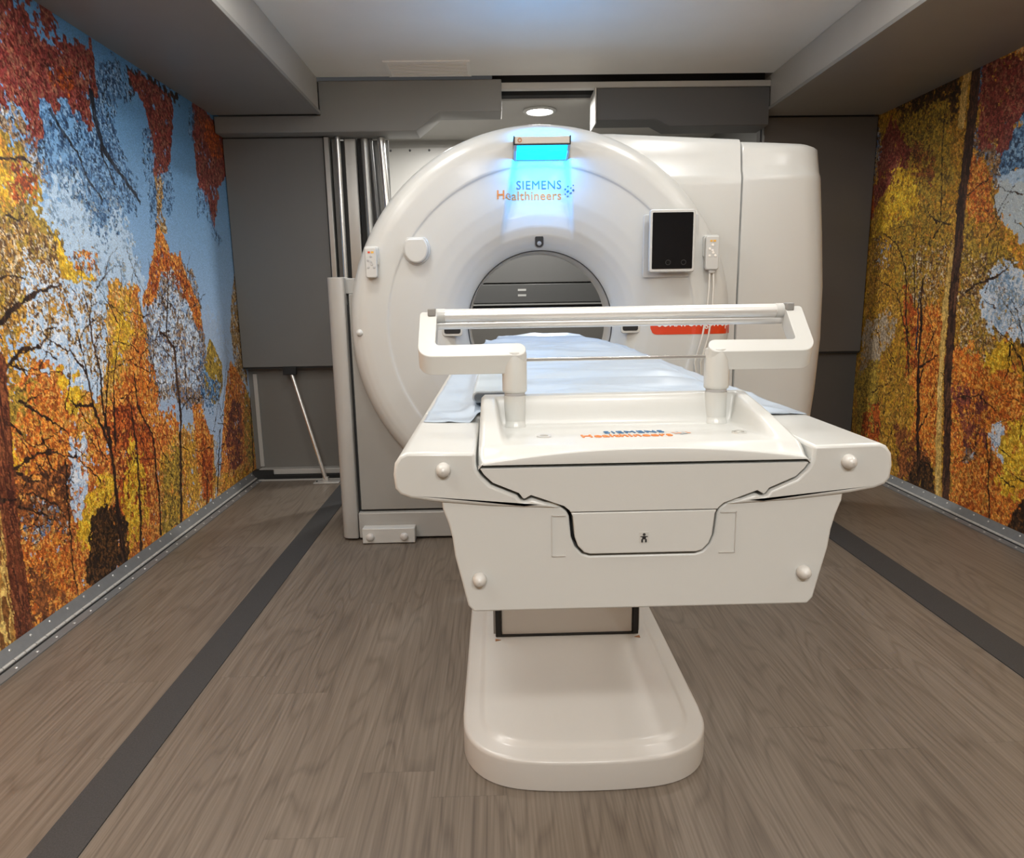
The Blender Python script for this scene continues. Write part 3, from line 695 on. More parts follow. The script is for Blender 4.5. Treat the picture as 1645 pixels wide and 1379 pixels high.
# rear equipment seen through the bore
p = thing('equipment_cabinet', 'dark grey low cabinet seen through the scanner opening', 'cabinet', (.35, 5.6, 0))
cg = mat('cabinet_grey', (.060, .060, .058), rough=.45); cg2 = mat('cabinet_grey_lower', (.11, .105, .095), rough=.5)
box('upper_flap', -.3, 1.1, 5.52, 5.56, 1.13, 1.275, cg, p, bevel=.004)
box('carcass', -.3, 1.1, 5.57, 5.66, 0, 1.275, darkgap, p)
box('lower_door', -.3, 1.1, 5.50, 5.56, .02, 1.06, cg2, p, bevel=.004)
box('upper_door', -.3, 1.1, 5.53, 5.60, 1.285, 2.0, mat('cabinet_upper', (.085, .084, .080), rough=.5), p, bevel=.004)
box('edge_rail', -.3, 1.1, 5.505, 5.535, 1.112, 1.124, mat('edge_rail', (.2, .2, .19), rough=.4), p)
for k in range(2):
    box('flap_label', .17, .235, 5.518, 5.5195, 1.222-k*.042, 1.238-k*.042, mat('label_grey', (.35, .35, .33)), p)

# vertical profiles in the corner
p = thing('metal_profiles', 'tall polished vertical metal profiles standing left behind the scanner', 'metal profiles', (-.85, 4.5, 0))
dark_prof = mat('profile_dark', (.13, .13, .125), rough=.35, metal=.5)
light_prof = mat('profile_light', (.7, .69, .66), rough=.22, metal=.8)
box('flat_profile_and_gap', -1.038, -1.005, 4.48, 4.60, .01, 2.155, profmat, p, bevel=.004)
box('flat_profile_and_gap', -1.0, -.965, 4.52, 4.6, .01, 2.155, dark_prof, p, bevel=.004)
tube('round_profile', [(-.955, 4.50, .01), (-.955, 4.50, 2.155)], .016, light_prof, p)
box('flat_profile_and_gap', -.925, -.85, 4.53, 4.6, .01, 2.155, profmat, p, bevel=.006)
box('flat_profile_and_gap', -.845, -.815, 4.55, 4.6, .01, 2.155, darkgap, p)  # dark filler painting the shaded gap between two profiles, not a profile itself
v, f = tubev([(-.79, 4.56, .01), (-.79, 4.56, 1.4), (-.80, 4.56, 2.155)], .026, 20); obj('round_profile', v, f, profmat, p, smooth=True)
v, f = tubev([(-.72, 4.56, .01), (-.735, 4.56, 1.5), (-.765, 4.56, 2.155)], .014, 16); obj('round_profile', v, f, dark_prof, p, smooth=True)
v, f = tubev([(-.67, 4.54, .01), (-.67, 4.54, 1.6), (-.695, 4.54, 2.155)], .024, 20); obj('round_profile', v, f, light_prof, p, smooth=True)
box('backing', -1.035, -.66, 4.6, 4.612, .01, 2.155, dark_prof, p)

# ------------------------------------------------------------------ piano hinges at the wall feet
def hinge(side, n1, label):
    s = 1 if side == 'L' else -1
    X0 = XL if side == 'L' else XR
    X = lambda d: X0+s*d
    root = bpy.data.objects.new('trim_%d' % n1, None); C.objects.link(root); root.location = (X(.04), 3, 0); struct(root)
    v = boxv(min(X(.036), X(.080)), max(X(.036), X(.080)), -1.6, 4.50, .0005, .0045)
    obj('floor_leaf', *v, hingemat, root)
    pts = [(X(.0015), .052), (X(.0045), .054), (X(.028), .016), (X(.024), .013)]
    prism('wall_leaf', pts, 'y', -1.6, 4.50, hingemat, root)
    # knuckles
    L_ = []
    y = -1.6
    while y < 4.48:
        L_.append(tubev([(X(.031), y, .010), (X(.031), y+.052, .010)], .0065, 10)); y += .055
    obj('knuckle', *merge(L_), lightmetal, root, smooth=True)
    obj('hinge_gap', *boxv(min(X(.020), X(.0425)), max(X(.020), X(.0425)), -1.6, 4.5, .0003, .0068), black, root)
    y0 = 2.0 if side == 'L' else 2.85
    rf = None; k = 0; y = y0
    while y < 4.45:
        for leaf in (0, 1):
            yy = y+(.05 if leaf else 0)
            if leaf == 0: c = Vector((X(.062), yy, .0045))
            else: c = Vector((X(.0125), yy, .0405))
            if rf is None:
                rf = lathe('rivet', [(.006, -.001), (.0055, .0012), (.003, .0026), (.0004, .003)], (0, 0, 0), 'z', rivetmat, None, n=10)
                rf.parent = root; o = rf
            else:
                o = rf.copy(); C.objects.link(o); o.parent = root
            o.location = c-root.location
            if leaf: o.rotation_euler = (0, s*math.radians(58), 0)
        y += .105; k += 1
hinge('L', 11, ''); hinge('R', 12, '')

# ------------------------------------------------------------------ CT scanner
G = thing('ct_scanner', 'large white ring-shaped CT scanner with central opening and blue glow on top', 'CT scanner', (.21, 3.6, 0))
gx, gz, RR = .208, 1.04, .895
PROF = [(.348, 3.352), (.351, 3.336), (.360, 3.316), (.380, 3.291), (.41, 3.266), (.45, 3.245), (.50, 3.231), (.56, 3.222), (.62, 3.2190), (.702, 3.2172), (.706, 3.2162), (.709, 3.2138), (.713, 3.2122), (.80, 3.212), (.832, 3.216), (.856, 3.226), (.874, 3.242), (.886, 3.263), (.893, 3.288), (.895, 3.315), (.895, 3.36)]
def ring_y(r):
    for (r0, y0), (r1, y1) in zip(PROF, PROF[1:]):
        if r <= r1: 
            t = (r-r0)/(r1-r0) if r1 > r0 else 0
            return y0+(y1-y0)*max(0, t)
    return PROF[-1][1]
def sm(a, b, x):
    t = min(1, max(0, (x-a)/(b-a))); return t*t*(3-2*t)
def chan(x, z):
    # shallow channel under the status light, widening and fading downwards
    if z < 1.36 or z > 1.90: return 0
    t = (1.80-z)/.38
    hw = .112+.055*max(0, t)
    cx = .212-.02*max(0, t)
    e = 1-sm(hw-.012, hw+.010, abs(x-cx))
    return e*.042*sm(1.38, 1.64, z)*(1-sm(1.80, 1.85, z))
def face_y(x, z):
    r = math.hypot(x-gx, z-gz)
    return ring_y(r)+chan(x, z)
# radial samples
rad = []
for (r0, y0), (r1, y1) in zip(PROF, PROF[1:]):
    n = max(1, int((r1-r0)/.008)) if r1 > r0 else 2
    for k in range(n): rad.append((r0+(r1-r0)*k/n, y0+(y1-y0)*k/n))
rad.append(PROF[-1])
na = 600
V = []; F = []
for r, y in rad:
    for k in range(na):
        a = 2*PI*k/na; x = gx+r*math.cos(a); z = gz+r*math.sin(a)
        V.append((x, y+chan(x, z), z))
for i in range(len(rad)-1):
    for k in range(na): F.append((i*na+k, i*na+(k+1) % na, (i+1)*na+(k+1) % na, (i+1)*na+k))
fr = obj('front_ring_cover', V, F, white, G, smooth=True)
# smooth the tiny step as real shading
fr.data.set_sharp_from_angle(angle=math.radians(60))
lathe('bore_rim', [(.3495, .010), (.3490, -.001), (.3465, -.004), (.3445, .0), (.3445, .010)], (gx, 3.352, gz), 'y', mat('rim_dark', (.07, .07, .07), rough=.3), G, n=128)
lathe('bore_liner', [(.3440, 3.357), (.341, 3.40), (.339, 3.47), (.339, 3.54), (.36, 3.55), (.6, 4.0)], (gx, 0, gz), 'y', mat('bore_liner', (.55, .53, .50), rough=.2, coat=.5), G, n=128)
# rear drum body
lathe('rear_drum', [(.895, 3.36), (.88, 3.40), (.88, 4.02), (.60, 4.03), (.60, 4.0)], (gx, 0, gz), 'y', white2, G, n=128)
# right shoulder cover (between ring and side cover)
def ytop(z):
    return 3.285+(0 if z < 1.70 else .012*sm(1.70, 1.725, z)+(max(0, z-1.72))*.16)
def topz(x):
    # top edge height
    return 1.908-.012*max(0, x-.25)-.045*max(0, x-.55)**1.0*.9
XS = [gx+.10+.02*k for k in range(0, 1)]
def shoulder():
    xs = [.30+(1.132-.30)*i/24 for i in range(25)]
    cols = []
    for x in xs:
        tz = topz(x)
        cutz = None
        prof = [(3.262, .03), (3.262, 1.0), (3.262, 1.66), (3.262, 1.695), (3.266, 1.71), (3.276, 1.725), (ytop(1.80)+.0, 1.80), (ytop(tz-.03), tz-.03), (ytop(tz)+.008, tz-.008), (ytop(tz)+.03, tz), (4.02, tz-.01)]
        cols.append([(x, y, z) for y, z in prof])
    n = len(cols[0]); V = [p for c in cols for p in c]
    F = [(i*n+j, i*n+j+1, (i+1)*n+j+1, (i+1)*n+j) for i in range(len(cols)-1) for j in range(n-1)]
    # end return at the seam
    return V, F
# keep the shoulder clear of the ring opening: only columns right of the bore, plus a top band
def shoulder_parts():
    xs = [.30+(1.132-.30)*i/40 for i in range(41)]
    V = []; F = []; n = 12
    for x in xs:
        tz = topz(x)
        dx = abs(x-gx)
        inner = math.sqrt(max(0, .80**2-dx*dx)) if dx < .80 else 0
        zb = gz+inner
        zb = min(zb, tz-.12)
        zz = [zb, max(zb, min(1.0, 1.6)), 0, 0, 0, 0, 0, 0]
        prof = []
        for t in (0, .5, 1): prof.append(('l', zb+(max(zb, 1.66)-zb)*t))
        hs = [h for _, h in prof]+[max(zb, 1.695), max(zb, 1.71), max(zb, 1.725), max(zb, 1.80), tz-.03]
        hs = [max(zb+.0005*i, h) for i, h in enumerate(hs)]
        for h in hs: V.append((x, ytop(h) if h > 1.695 else 3.285, h))
        V.append((x, ytop(tz)+.006, tz-.010)); V.append((x, ytop(tz)+.022, tz-.002)); V.append((x, ytop(tz)+.05, tz)); V.append((x, 4.02, tz-.01))
    for i in range(len(xs)-1):
        for j in range(n-1): F.append((i*n+j, i*n+j+1, (i+1)*n+j+1, (i+1)*n+j))
    return V, F
obj('shoulder_cover', *shoulder_parts(), white, G, smooth=True)
# lower right quarter behind the ring
low = [(gx+.80*math.cos(a), gz+.80*math.sin(a)) for a in [math.radians(-90+k*90/24) for k in range(25)]]
prism('lower_cover', low+[(1.132, 1.04), (1.132, .03), (gx, .03)], 'y', 3.285, 4.02, white, G, bevel=.006)
# side cover
def side_cover():
    zs_ = [.03, .2, .45, .7, .95, 1.2, 1.45, 1.6, 1.68, 1.695, 1.71, 1.725, 1.76, 1.80, 1.83]
    V = []; n = None; F = []
    def prof(z, sc=1.0):
        b = .085*math.exp(-((z-1.0)/.75)**2)
        xo = 1.535+b
        y0 = ytop(z)
        pts = [(1.1385, y0+.05), (1.1385, y0+.008), (1.1425, y0+.001), (1.150, y0), (1.25, y0), (1.34, y0), (xo-.15, y0+.004), (xo-.12, y0+.010), (xo-.09, y0+.022), (xo-.06, y0+.045), (xo-.035, y0+.08), (xo-.015, y0+.13), (xo, y0+.22), (xo+.005, 3.75), (xo-.01, 3.98), (xo-.05, 4.02), (1.1385, 4.02)]
        return pts
    rings = []
    for z in zs_: rings.append([(x, y, z) for x, y in prof(z)])
    # top cap: shrink inwards with rounding, top slopes down to the right
    def tz(x): return topz(1.132)-.012-.10*max(0, x-1.14)*.35-.9*max(0, x-1.44)**2
    zt = 1.83
    for s, dz in ((.0, 0), (.25, .5), (.6, .85), (1.0, 1.0)):
        r = []
        for x, y in prof(1.83+.03*dz):
            inx = x-.02*s*(1 if x > 1.3 else 0); iny = y+(.03*s if y < 3.6 else -.03*s)
            r.append((inx, iny, zt+(tz(x)-zt)*dz))
        if s: rings.append(r)
    n = len(rings[0])
    for r in rings: V += r
    for i in range(len(rings)-1):
        for j in range(n): F.append((i*n+j, i*n+(j+1) % n, (i+1)*n+(j+1) % n, (i+1)*n+j))
    # top: strips between front and back points
    k = (len(rings)-1)*n
    F.append(tuple(k+j for j in range(n)))
    return V, F
obj('side_cover', *side_cover(), white, G, smooth=True)
box('cover_seam', 1.128, 1.150, 3.345, 4.0, .03, 1.80, darkgap, G)
# left frame: post, crosspiece, inset panel
pp = [(-.787, .95), (-.787, .03), (-.770, 0), (-.700, 0), (-.700, .95)]
post = []
prism('frame_post', [(-.787, 4.0), (-.787, 3.31), (-.783, 3.285), (-.772, 3.268), (-.755, 3.258), (-.712, 3.255), (-.704, 3.26), (-.704, 4.0)], 'z', .012, 1.276, postgrey, G, bevel=.003)
box('frame_sill', -.700, .12, 3.262, 3.95, .012, .140, postgrey, G, bevel=.004)
LP = [(-.690, .150), (.12, .150), (.12, .24), (-.25, .36), (-.45, .62), (-.55, .95), (-.56, 1.20), (-.690, 1.20)]
prism('inset_panel', LP, 'y', 3.285, 3.33, greyplastic, G, bevel=.004)
prism('panel_gap', [(-.702, .13), (.12, .13), (.12, .22), (-.25, .34), (-.46, .62), (-.56, .95), (-.57, 1.15), (-.702, 1.15)], 'y', 3.30, 3.9, darkgap, G)
box('post_cap', -.775, -.66, 3.30, 3.9, 1.20, 1.272, postgrey, G, bevel=.004)
fb = box('foot_block', -.675, -.420, 3.205, 3.262, .004, .078, white, G, bevel=.003)
cap_bumper('foot_cap', -.637, .035, 3.205, .020, basewhite, fb)
cap_bumper('foot_cap', -.472, .035, 3.205, .020, basewhite, fb)
cap_bumper('side_bumper', -.634, 1.022, ring_y(.845)+.002, .017, white, G)
# round cap with cut top
cp = []
for k in range(33):
    a = math.radians(130+280*k/32); cp.append((-.357+.055*math.cos(a), 1.392+.062*math.sin(a)))
cp = [(x, min(z, 1.392+.050)) for x, z in cp]
yc = face_y(-.357, 1.392)
prism('mounting_cap', cp, 'y', yc-.030, yc+.006, white, G, bevel=.008, seg=3)
prism('mounting_collar', [(-.357+(x+.357)*1.12, 1.390+(z-1.390)*1.12) for x, z in cp], 'y', yc-.010, yc+.008, white, G, bevel=.004)
# sensor window
sy = face_y(.203, 1.437)
sw = prism('sensor_window', rrect(.184, .222, 1.398, 1.476, .017), 'y', sy-.006, sy+.02, mat('sensor_glass', (.015, .015, .015), rough=.12), G, bevel=.003)
prism('sensor_bezel', rrect(.1815, .2245, 1.3955, 1.4785, .018), 'y', sy-.003, sy+.02, ductgrey, sw, bevel=.002)
lathe('sensor_lens', [(.0004, -.002), (.006, -.001), (.010, 0)], (.203, sy-.006, 1.415), 'y', ductgrey, sw, n=20)
# status light console
H = box('status_console', .090, .3275, 3.105, 3.20, 1.814, 1.844, silver, G, bevel=.003)
box('console_end', .0865, .0905, 3.103, 3.225, 1.812, 1.846, black, H); box('console_end', .327, .331, 3.103, 3.225, 1.812, 1.846, black, H)
box('console_underlip', .090, .3275, 3.107, 3.20, 1.8105, 1.8138, black, H)
pts = [(3.172, 1.836), (3.225, 1.768), (3.265, 1.768), (3.265, 1.836)]
prism('light_diffuser', [(3.116, 1.8103), (3.225, 1.776), (3.262, 1.776), (3.262, 1.8103)], 'x', .101, .319, cyan, H)
for xa, xb in ((.0868, .1005), (.3195, .3308)):
    prism('console_cheek', [(3.108, 1.8103), (3.222, 1.768), (3.262, 1.768), (3.262, 1.8103)], 'x', xa, xb, mat('cheek', (.45, .45, .45), rough=.3), H, bevel=.002)
box('top_light_strip', .12, .30, 3.180, 3.200, 1.8442, 1.847, cyan2, H)
v, f = lathev([(.0095, 0), (.0095, -.0015), (.0055, -.0015), (.0055, 0)], (.1125, 3.1048, 1.829), 'y', 24)
obj('console_ring_mark', v, f, mat('ring_mark', (.45, .2, .08), rough=.4), H, smooth=False)
# logo
def onface(dx, dz, push=.0012, cur=face_y):
    def f(u, v, w):
        x, z = dx+u, dz+v+u*0.0
        return (x, cur(x, z)-push-w, z)
    return f
lg = text('logo_text', 'SIEMENS', ink_blue, onface(.305, 1.652), G, size=.052, off=0, align='RIGHT', space=1.08)
text('logo_lower_text', 'Healthineers', ink_orange, onface(.305, 1.606), lg, size=.054, off=.0003, align='RIGHT', space=1.06)
def dots(place, s, m1, m2, m3, parent):
    pat = [(0, 2, .8), (1, 3, .6), (1, 1, 1), (2, 2, .5), (0, 0, .6), (2, 0, .9), (3, 1, 1), (1, -1, .8), (3, 3, .5)]
    P1 = []; P2 = []
    for i, (a, b, q) in enumerate(pat):
        r = s*.42*q+.0008
        ring = [(a*s+r*math.cos(t*PI/5), b*s+r*math.sin(t*PI/5)) for t in range(10)]
        vv = [place(x, y, 0) for x, y in ring]
        (P1 if i % 2 else P2).append((vv, [tuple(range(10))]))
    obj('logo_dots', *merge(P1), m1, parent, fixn=False); obj('logo_dots', *merge(P2), m2, parent, fixn=False)
dots(onface(.322, 1.628), .0105, ink_grey, ink_blue, ink_grey, lg)
# dark grip slots beside bore
for x0, x1, zc in ((-.250, -.166, 1.030), (.584, .664, 1.030)):
    yy = min(face_y(x0, zc), face_y(x1, zc))
    s_ = prism('grip_recess', rrect(x0-.005, x1+.005, zc-.032, zc+.022, .014), 'y', yy-.004, yy+.015, white, G, bevel=.003)
    prism('grip_slot', rrect(x0+.004, x1-.004, zc-.020, zc+.016, .010), 'y', yy-.0055, yy+.01, black, s_)
# orange name badge
yb = 3.211
bd = [(.716, 1.094), (.716, 1.020), (.722, 1.003), (.736, .994), (1.128, .990), (1.128, 1.094)]
def badge_y(x, z): return min(face_y(x, z), 3.262) if math.hypot(x-gx, z-gz) < .893 else 3.285
nb = None
Vb = []; Fb = []
gxn, gzn = 40, 6
for j in range(gzn):
    for i in range(gxn):
        x = .716+(1.104-.716)*i/(gxn-1); z0 = .990; 
        if x < .746: z0 = .990+.030*(1-math.sqrt(max(0, 1-((.746-x)/.030)**2)))
        z = z0+(1.094-z0)*j/(gzn-1); Vb.append((x, min(face_y(x, z), 3.2845)-.0012, z))
for j in range(gzn-1):
    for i in range(gxn-1): Fb.append((j*gxn+i, j*gxn+i+1, (j+1)*gxn+i+1, (j+1)*gxn+i))
nb = obj('name_badge', Vb, Fb, orange, G, fixn=False)
text('badge_text', 'SOMATOM go.Top', badgewhite, onface(.748, 1.027, push=.0022, cur=lambda x, z: min(face_y(x, z), 3.2845)), nb, size=.056, off=.0008, space=1.0, fit=.335)

# ------------------------------------------------------------------ tablet + remotes hung on the scanner
def tablet():
    t = thing('tablet_computer', 'white framed tablet with dark screen mounted on the scanner face', 'tablet', (.79, 3.2, 1.27))
    fy = face_y(.79, 1.41)
    prism('mounting_plate', rrect(.672, .925, 1.250, 1.530, .012), 'y', fy-.004, fy+.004, white2, t, bevel=.003)
    box('mount_block', .72, .87, fy-.030, fy-.004, 1.30, 1.50, white2, t, bevel=.004)
    prism('housing', rrect(.690, .896, 1.272, 1.546, .012), 'y', fy-.052, fy-.030, white, t, bevel=.005, seg=3)
    s = prism('screen', rrect(.702, .884, 1.287, 1.532, .004), 'y', fy-.0535, fy-.05, screen, t)
    mm_ = mat('screen_mark', (.014, .014, .015), rough=.4)
    for xx in (.775, .845):
        v, f = lathev([(.012, 0), (.012, -.0004), (.009, -.0004), (.009, 0)], (xx, fy-.0536, 1.315), 'y', 20); obj('screen_icon', v, f, mm_, s)
    return t
tablet()
def remote(x0, x1, z0, z1, label, cable):
    fy = face_y((x0+x1)/2, (z0+z1)/2)
    t = thing('remote_control', label, 'remote control', ((x0+x1)/2, fy-.02, z0), group=None)
    prism('holder', rrect(x0-.006, x1+.006, z0+.055, z1+.006, .012), 'y', fy-.012, fy+.003, white, t, bevel=.003)
    prism('body', rrect(x0, x1, z0, z1, .012), 'y', fy-.034, fy-.008, white2, t, bevel=.005, seg=3)
    yf = fy-.0345; cx = (x0+x1)/2; zt = z1-.022
    box('key', cx-.012, cx-.002, yf-.0006, yf+.001, zt-.004, zt+.004, orange if not cable else yellowink, t)
    box('key', cx+.002, cx+.014, yf-.0006, yf+.001, zt-.004, zt+.004, yellowink, t)
    for dx, dz in ((0, -.028), (-.016, -.045), (0, -.052), (-.016, -.075), (.016, -.075), (.004, -.062)):
        lathe('button', [(.0058, 0), (.0052, -.0012), (.0004, -.0016)], (cx+dx*.8, yf, z1-.012+dz), 'y', greyink if not cable else badgewhite, t, n=14)
    if cable:
        w = mat('cable_white', (.66, .65, .60), rough=.4)
        for d, e in ((-.006, 0), (.012, .01)):
            ln = [(cx+d, yf+.014, z0+.004), (cx+d*1.1, yf+.010, 1.20), (cx+d*1.3-.004, yf+.012, 1.10), (cx+d*1.6-.02, yf+.012, .98), (cx+d*1.6-.05, yf+.02, .86), (cx-.03+e, yf+.03, .72), (cx+.03, yf+.058, .62)]
            v, f = tubev(ln, .0045, 10); obj('cable', v, f, w, t, smooth=True)
        box('cable_socket', cx-.012, cx+.018, fy-.028, fy-.012, z0-.014, z0+.004, white2, t, bevel=.003)
    return t
remote(.950, 1.012, 1.280, 1.430, 'white remote control with hanging white cable right of the tablet', True)
remote(-.585, -.533, 1.268, 1.402, 'white remote control on the left edge of the scanner ring', False)
# ------------------------------------------------------------------ patient table
tcx = .207
T = thing('patient_table', 'large white patient table extending from the scanner towards the viewer', 'patient table', (tcx, 1.8, 0))
W_ = lambda pts: [(tcx+x, z) for x, z in pts]
def offset(poly, d):
    n = len(poly); out = []
    A = sum(poly[i][0]*poly[(i+1) % n][1]-poly[(i+1) % n][0]*poly[i][1] for i in range(n))
    s = 1 if A > 0 else -1
    for i in range(n):
        p0, p1, p2 = poly[i-1], poly[i], poly[(i+1) % n]
        d1 = Vector((p1[0]-p0[0], p1[1]-p0[1])); d2 = Vector((p2[0]-p1[0], p2[1]-p1[1]))
        if d1.length < 1e-9 or d2.length < 1e-9: out.append(p1); continue
        d1.normalize(); d2.normalize()
        n1 = Vector((d1.y, -d1.x))*s; n2 = Vector((d2.y, -d2.x))*s
        m = n1+n2
        if m.length < 1e-6: m = n1.copy()
        m.normalize(); k = d/max(.5, m.dot(n1)); out.append((p1[0]+m.x*k, p1[1]+m.y*k))
    return out
gl = [(-.239, .935), (-.237, .930), (-.232, .922), (-.219, .909), (-.182, .893), (-.177, .886), (-.173, .8835), (-.168, .886), (-.163, .889), (-.117, .872), (-.110, .866), (-.106, .858), (-.103, .826), (-.098, .812), (-.088, .801), (-.078, .798)]
gfull = gl+[(-x, z) for x, z in reversed(gl)]
# insert mid + lower
def gz_cut(poly, zc, above):
    out = []
    n = len(poly)
    for i in range(n):
        a, b = poly[i], poly[(i+1) % n]
        ia = (a[1] >= zc) == above; ib = (b[1] >= zc) == above
        if ia: out.append(a)
        if ia != ib:
            t = (zc-a[1])/(b[1]-a[1]); out.append((a[0]+(b[0]-a[0])*t, zc))
    return out
ins = offset(gfull, -.0028)
top = ins[:]
mid = gz_cut(ins, .8655, True); low_ = gz_cut(ins, .8640, False)
prism('end_cap', W_(mid), 'y', .9485, 1.0, white, T, bevel=.0022, seg=3)
prism('release_flap', W_(low_), 'y', .9485, 1.0, white, T, bevel=.0018, seg=3)
# person-shaped pictogram
ic = box('pictogram_plate', tcx-.0065, tcx+.0075, .9478, .9486, .8165, .833, mat('icon_plate', (.5, .5, .47)), T)
man = [boxv(tcx-.0022, tcx+.0032, .9473, .9479, .822, .8262), boxv(tcx-.0048, tcx+.0058, .9473, .9479, .8256, .8268),
       boxv(tcx-.0035, tcx-.0010, .9473, .9479, .8175, .8222), boxv(tcx+.0020, tcx+.0045, .9473, .9479, .8175, .8222)]
man.append(lathev([(.0021, -.0003), (.0003, -.0003)], (tcx+.0005, .9476, .8294), 'y', 14))
obj('pictogram_figure', *merge(man), black, ic)
# outer shells with the same groove cut out
outl = offset(gfull, .0022)
nL = [p for p in outl if p[0] < 0]
zs1 = .871
def shell(sign):
    up = [p for p in nL if p[1] > zs1]
    pts = [(-.2415, .9555)]+[(-.2412, .936)]+up[1:]+[(-.118, .8705), (-.22, .876), (-.300, .884), (-.335, .890), (-.350, .896), (-.357, .905), (-.3585, .925), (-.356, .942), (-.348, .953), (-.338, .9575)]
    return [(sign*-x, z) for x, z in pts] if sign > 0 else pts
for s in (-1, 1):
    prism('end_shell', W_(shell(s)), 'y', .950, 1.30, white, T, bevel=.0055, seg=3, angle=40)
lowin = [p for p in outl if p[1] < .8705]
lp = [p for p in lowin if p[0] < 0]; rp = [p for p in lowin if p[0] > 0]
bodyp = [(-.292, .8880), (-.22, .8835), (-.128, .879)]+lp+rp+[(.128, .879), (.22, .8835), (.292, .8880), (.2905, .872), (.283, .850), (.278, .828), (.275, .800), (.266, .760), (.258, .722), (.250, .712), (-.250, .712), (-.258, .722), (-.266, .760), (-.275, .800), (-.278, .828), (-.283, .850), (-.2905, .872)]
prism('lower_body', W_(bodyp), 'y', .9545, 1.30, white, T, bevel=.003, seg=3, angle=40)
prism('groove_backing', W_([(-.245, .93), (-.24, .90), (-.13, .85), (-.12, .79), (.12, .79), (.13, .85), (.24, .90), (.245, .93)]), 'y', .985, 1.02, black, T)
# faint rectangular panel outlines
for xa, xb in ((-.133, -.113), (.113, .136)):
    L_ = [boxv(tcx+xa, tcx+xb, .9525, .955, .858, .8592), boxv(tcx+xa, tcx+xb, .9525, .955, .7965, .7977)]
    xo = xa if xa < 0 else xb
    L_.append(boxv(tcx+xo-.0006, tcx+xo+.0006, .9525, .955, .7965, .8592))
    obj('panel_outline', *merge(L_), mat('panel_line', (.5, .49, .46)), T)
for x, z in ((-.287, .932), (.293, .932), (-.240, .764), (.240, .764)):
    cap_bumper('bumper', tcx+x, z, .9502 if z > .9 else .9542, .0105, basewhite, T)
# long body behind the end shells
fullb = [(-.353, .948), (-.353, .908), (-.345, .898), (-.296, .884), (-.286, .85), (-.272, .80), (-.256, .722), (-.248, .714), (.248, .714), (.256, .722), (.272, .80), (.286, .85), (.296, .884), (.345, .898), (.353, .908), (.353, .948), (.345, .9545), (-.345, .9545)]
prism('couch_body', W_(fullb), 'y', 1.302, 3.14, white, T, bevel=.005, angle=40)
prism('cradle', W_([(-.262, .953), (-.20, .935), (-.10, .925), (.10, .925), (.20, .935), (.262, .953), (.262, .962), (-.262, .962)]), 'y', 3.14, 3.46, white, T, bevel=.003)
# console tray on top of the end
def ztop_front(x): return .939+.019*(1-(x/.238)**2)
def rimz(y): return .946+.054*min(1, max(0, (y-.95)/.26))**.72
def tray(u, v):
    x = (-.2375+.475*u)
    Y = .9485+(.300)*v
    yv = Y
    ax = abs(x)
    rz = rimz(yv)
    floor_ = .9585-.012*sm(.98, 1.19, yv)
    inn = .196+.006*sm(.98, 1.2, yv)
    side = sm(inn-.002, inn+.012, ax)
    back = sm(1.186, 1.205, yv)
    w = max(side, back)
    z = floor_*(1-w)+rz*w
    # front lip follows the arch
    f = 1-sm(.9485, .985, yv)
    zf = ztop_front(x)
    z = z*(1-f)+zf*f
    # back falls away
    bk = sm(1.225, 1.245, yv)
    z = z*(1-bk)+.951*bk
    # outer side roll
    so = sm(.2315, .2375, ax)
    z = z-so*min(.006, z-.93)
    wx = 1.0
    return (tcx+x*wx, Y, z)
V, F = gridv(150, 130, tray)
# front skirt
nx = 150
base = len(V)
for i in range(nx): x, y, z = V[i]; V.append((x, .9478, z-.002))
for i in range(nx): x, y, z = V[i]; V.append((x, .9475, .9372))
for i in range(nx-1):
    F.append((i, i+1, base+i+1, base+i)); F.append((base+i, base+i+1, base+nx+i+1, base+nx+i))
# side skirts
for side_ in (0, nx-1):
    idx = [j*nx+side_ for j in range(130)]
    b0_ = len(V)
    for j in idx: V.append((V[j][0], V[j][1], .93))
    for k in range(129): F.append((idx[k], idx[k+1], b0_+k+1, b0_+k))
con = obj('console_tray', V, F, white, T, smooth=True)
con.data.set_sharp_from_angle(angle=math.radians(75))
# writing in the tray
def ontray(dx, dy):
    def f(u, v, w):
        X = dx+u; Y = dy+v
        p = tray((X-tcx+.2375)/.475, (Y-.9485)/.300)
        return (X, Y, p[2]+.0008+w)
    return f
t1 = text('logo_text', 'SIEMENS', ink_blue, ontray(.268, 1.082), T, size=.038, off=0, align='RIGHT', space=1.15, sx=.62)
text('logo_lower_text', 'Healthineers', ink_orange, ontray(.270, 1.036), t1, size=.040, off=.0004, align='RIGHT', space=1.05, sx=.66)
dots(ontray(.279, 1.060), .0075, ink_grey, ink_orange, ink_grey, t1)
for xx, mt in ((.07, basewhite), (.378, steel)):
    zz = tray((xx-tcx+.2375)/.475, (1.055-.9485)/.300)[2]
    v, f = lathev([(.0115, 0), (.0115, .0025), (.0075, .0025), (.0075, 0)], (xx, 1.055, zz), 'z', 24)
    obj('latch_ring', v, f, mt, T, smooth=True)
# base
def base_outline(dx=.318, yf=1.458, yb=3.12):
    h = [(0, yf), (.10, yf+.003), (.18, yf+.014), (.235, yf+.036), (.275, yf+.070), (.302, yf+.115), (.315, yf+.165), (dx, yf+.22), (dx, yb)]
    h = [(x*dx/.318, y) for x, y in h]
    return h+[(-x, y) for x, y in reversed(h) if x > 0]
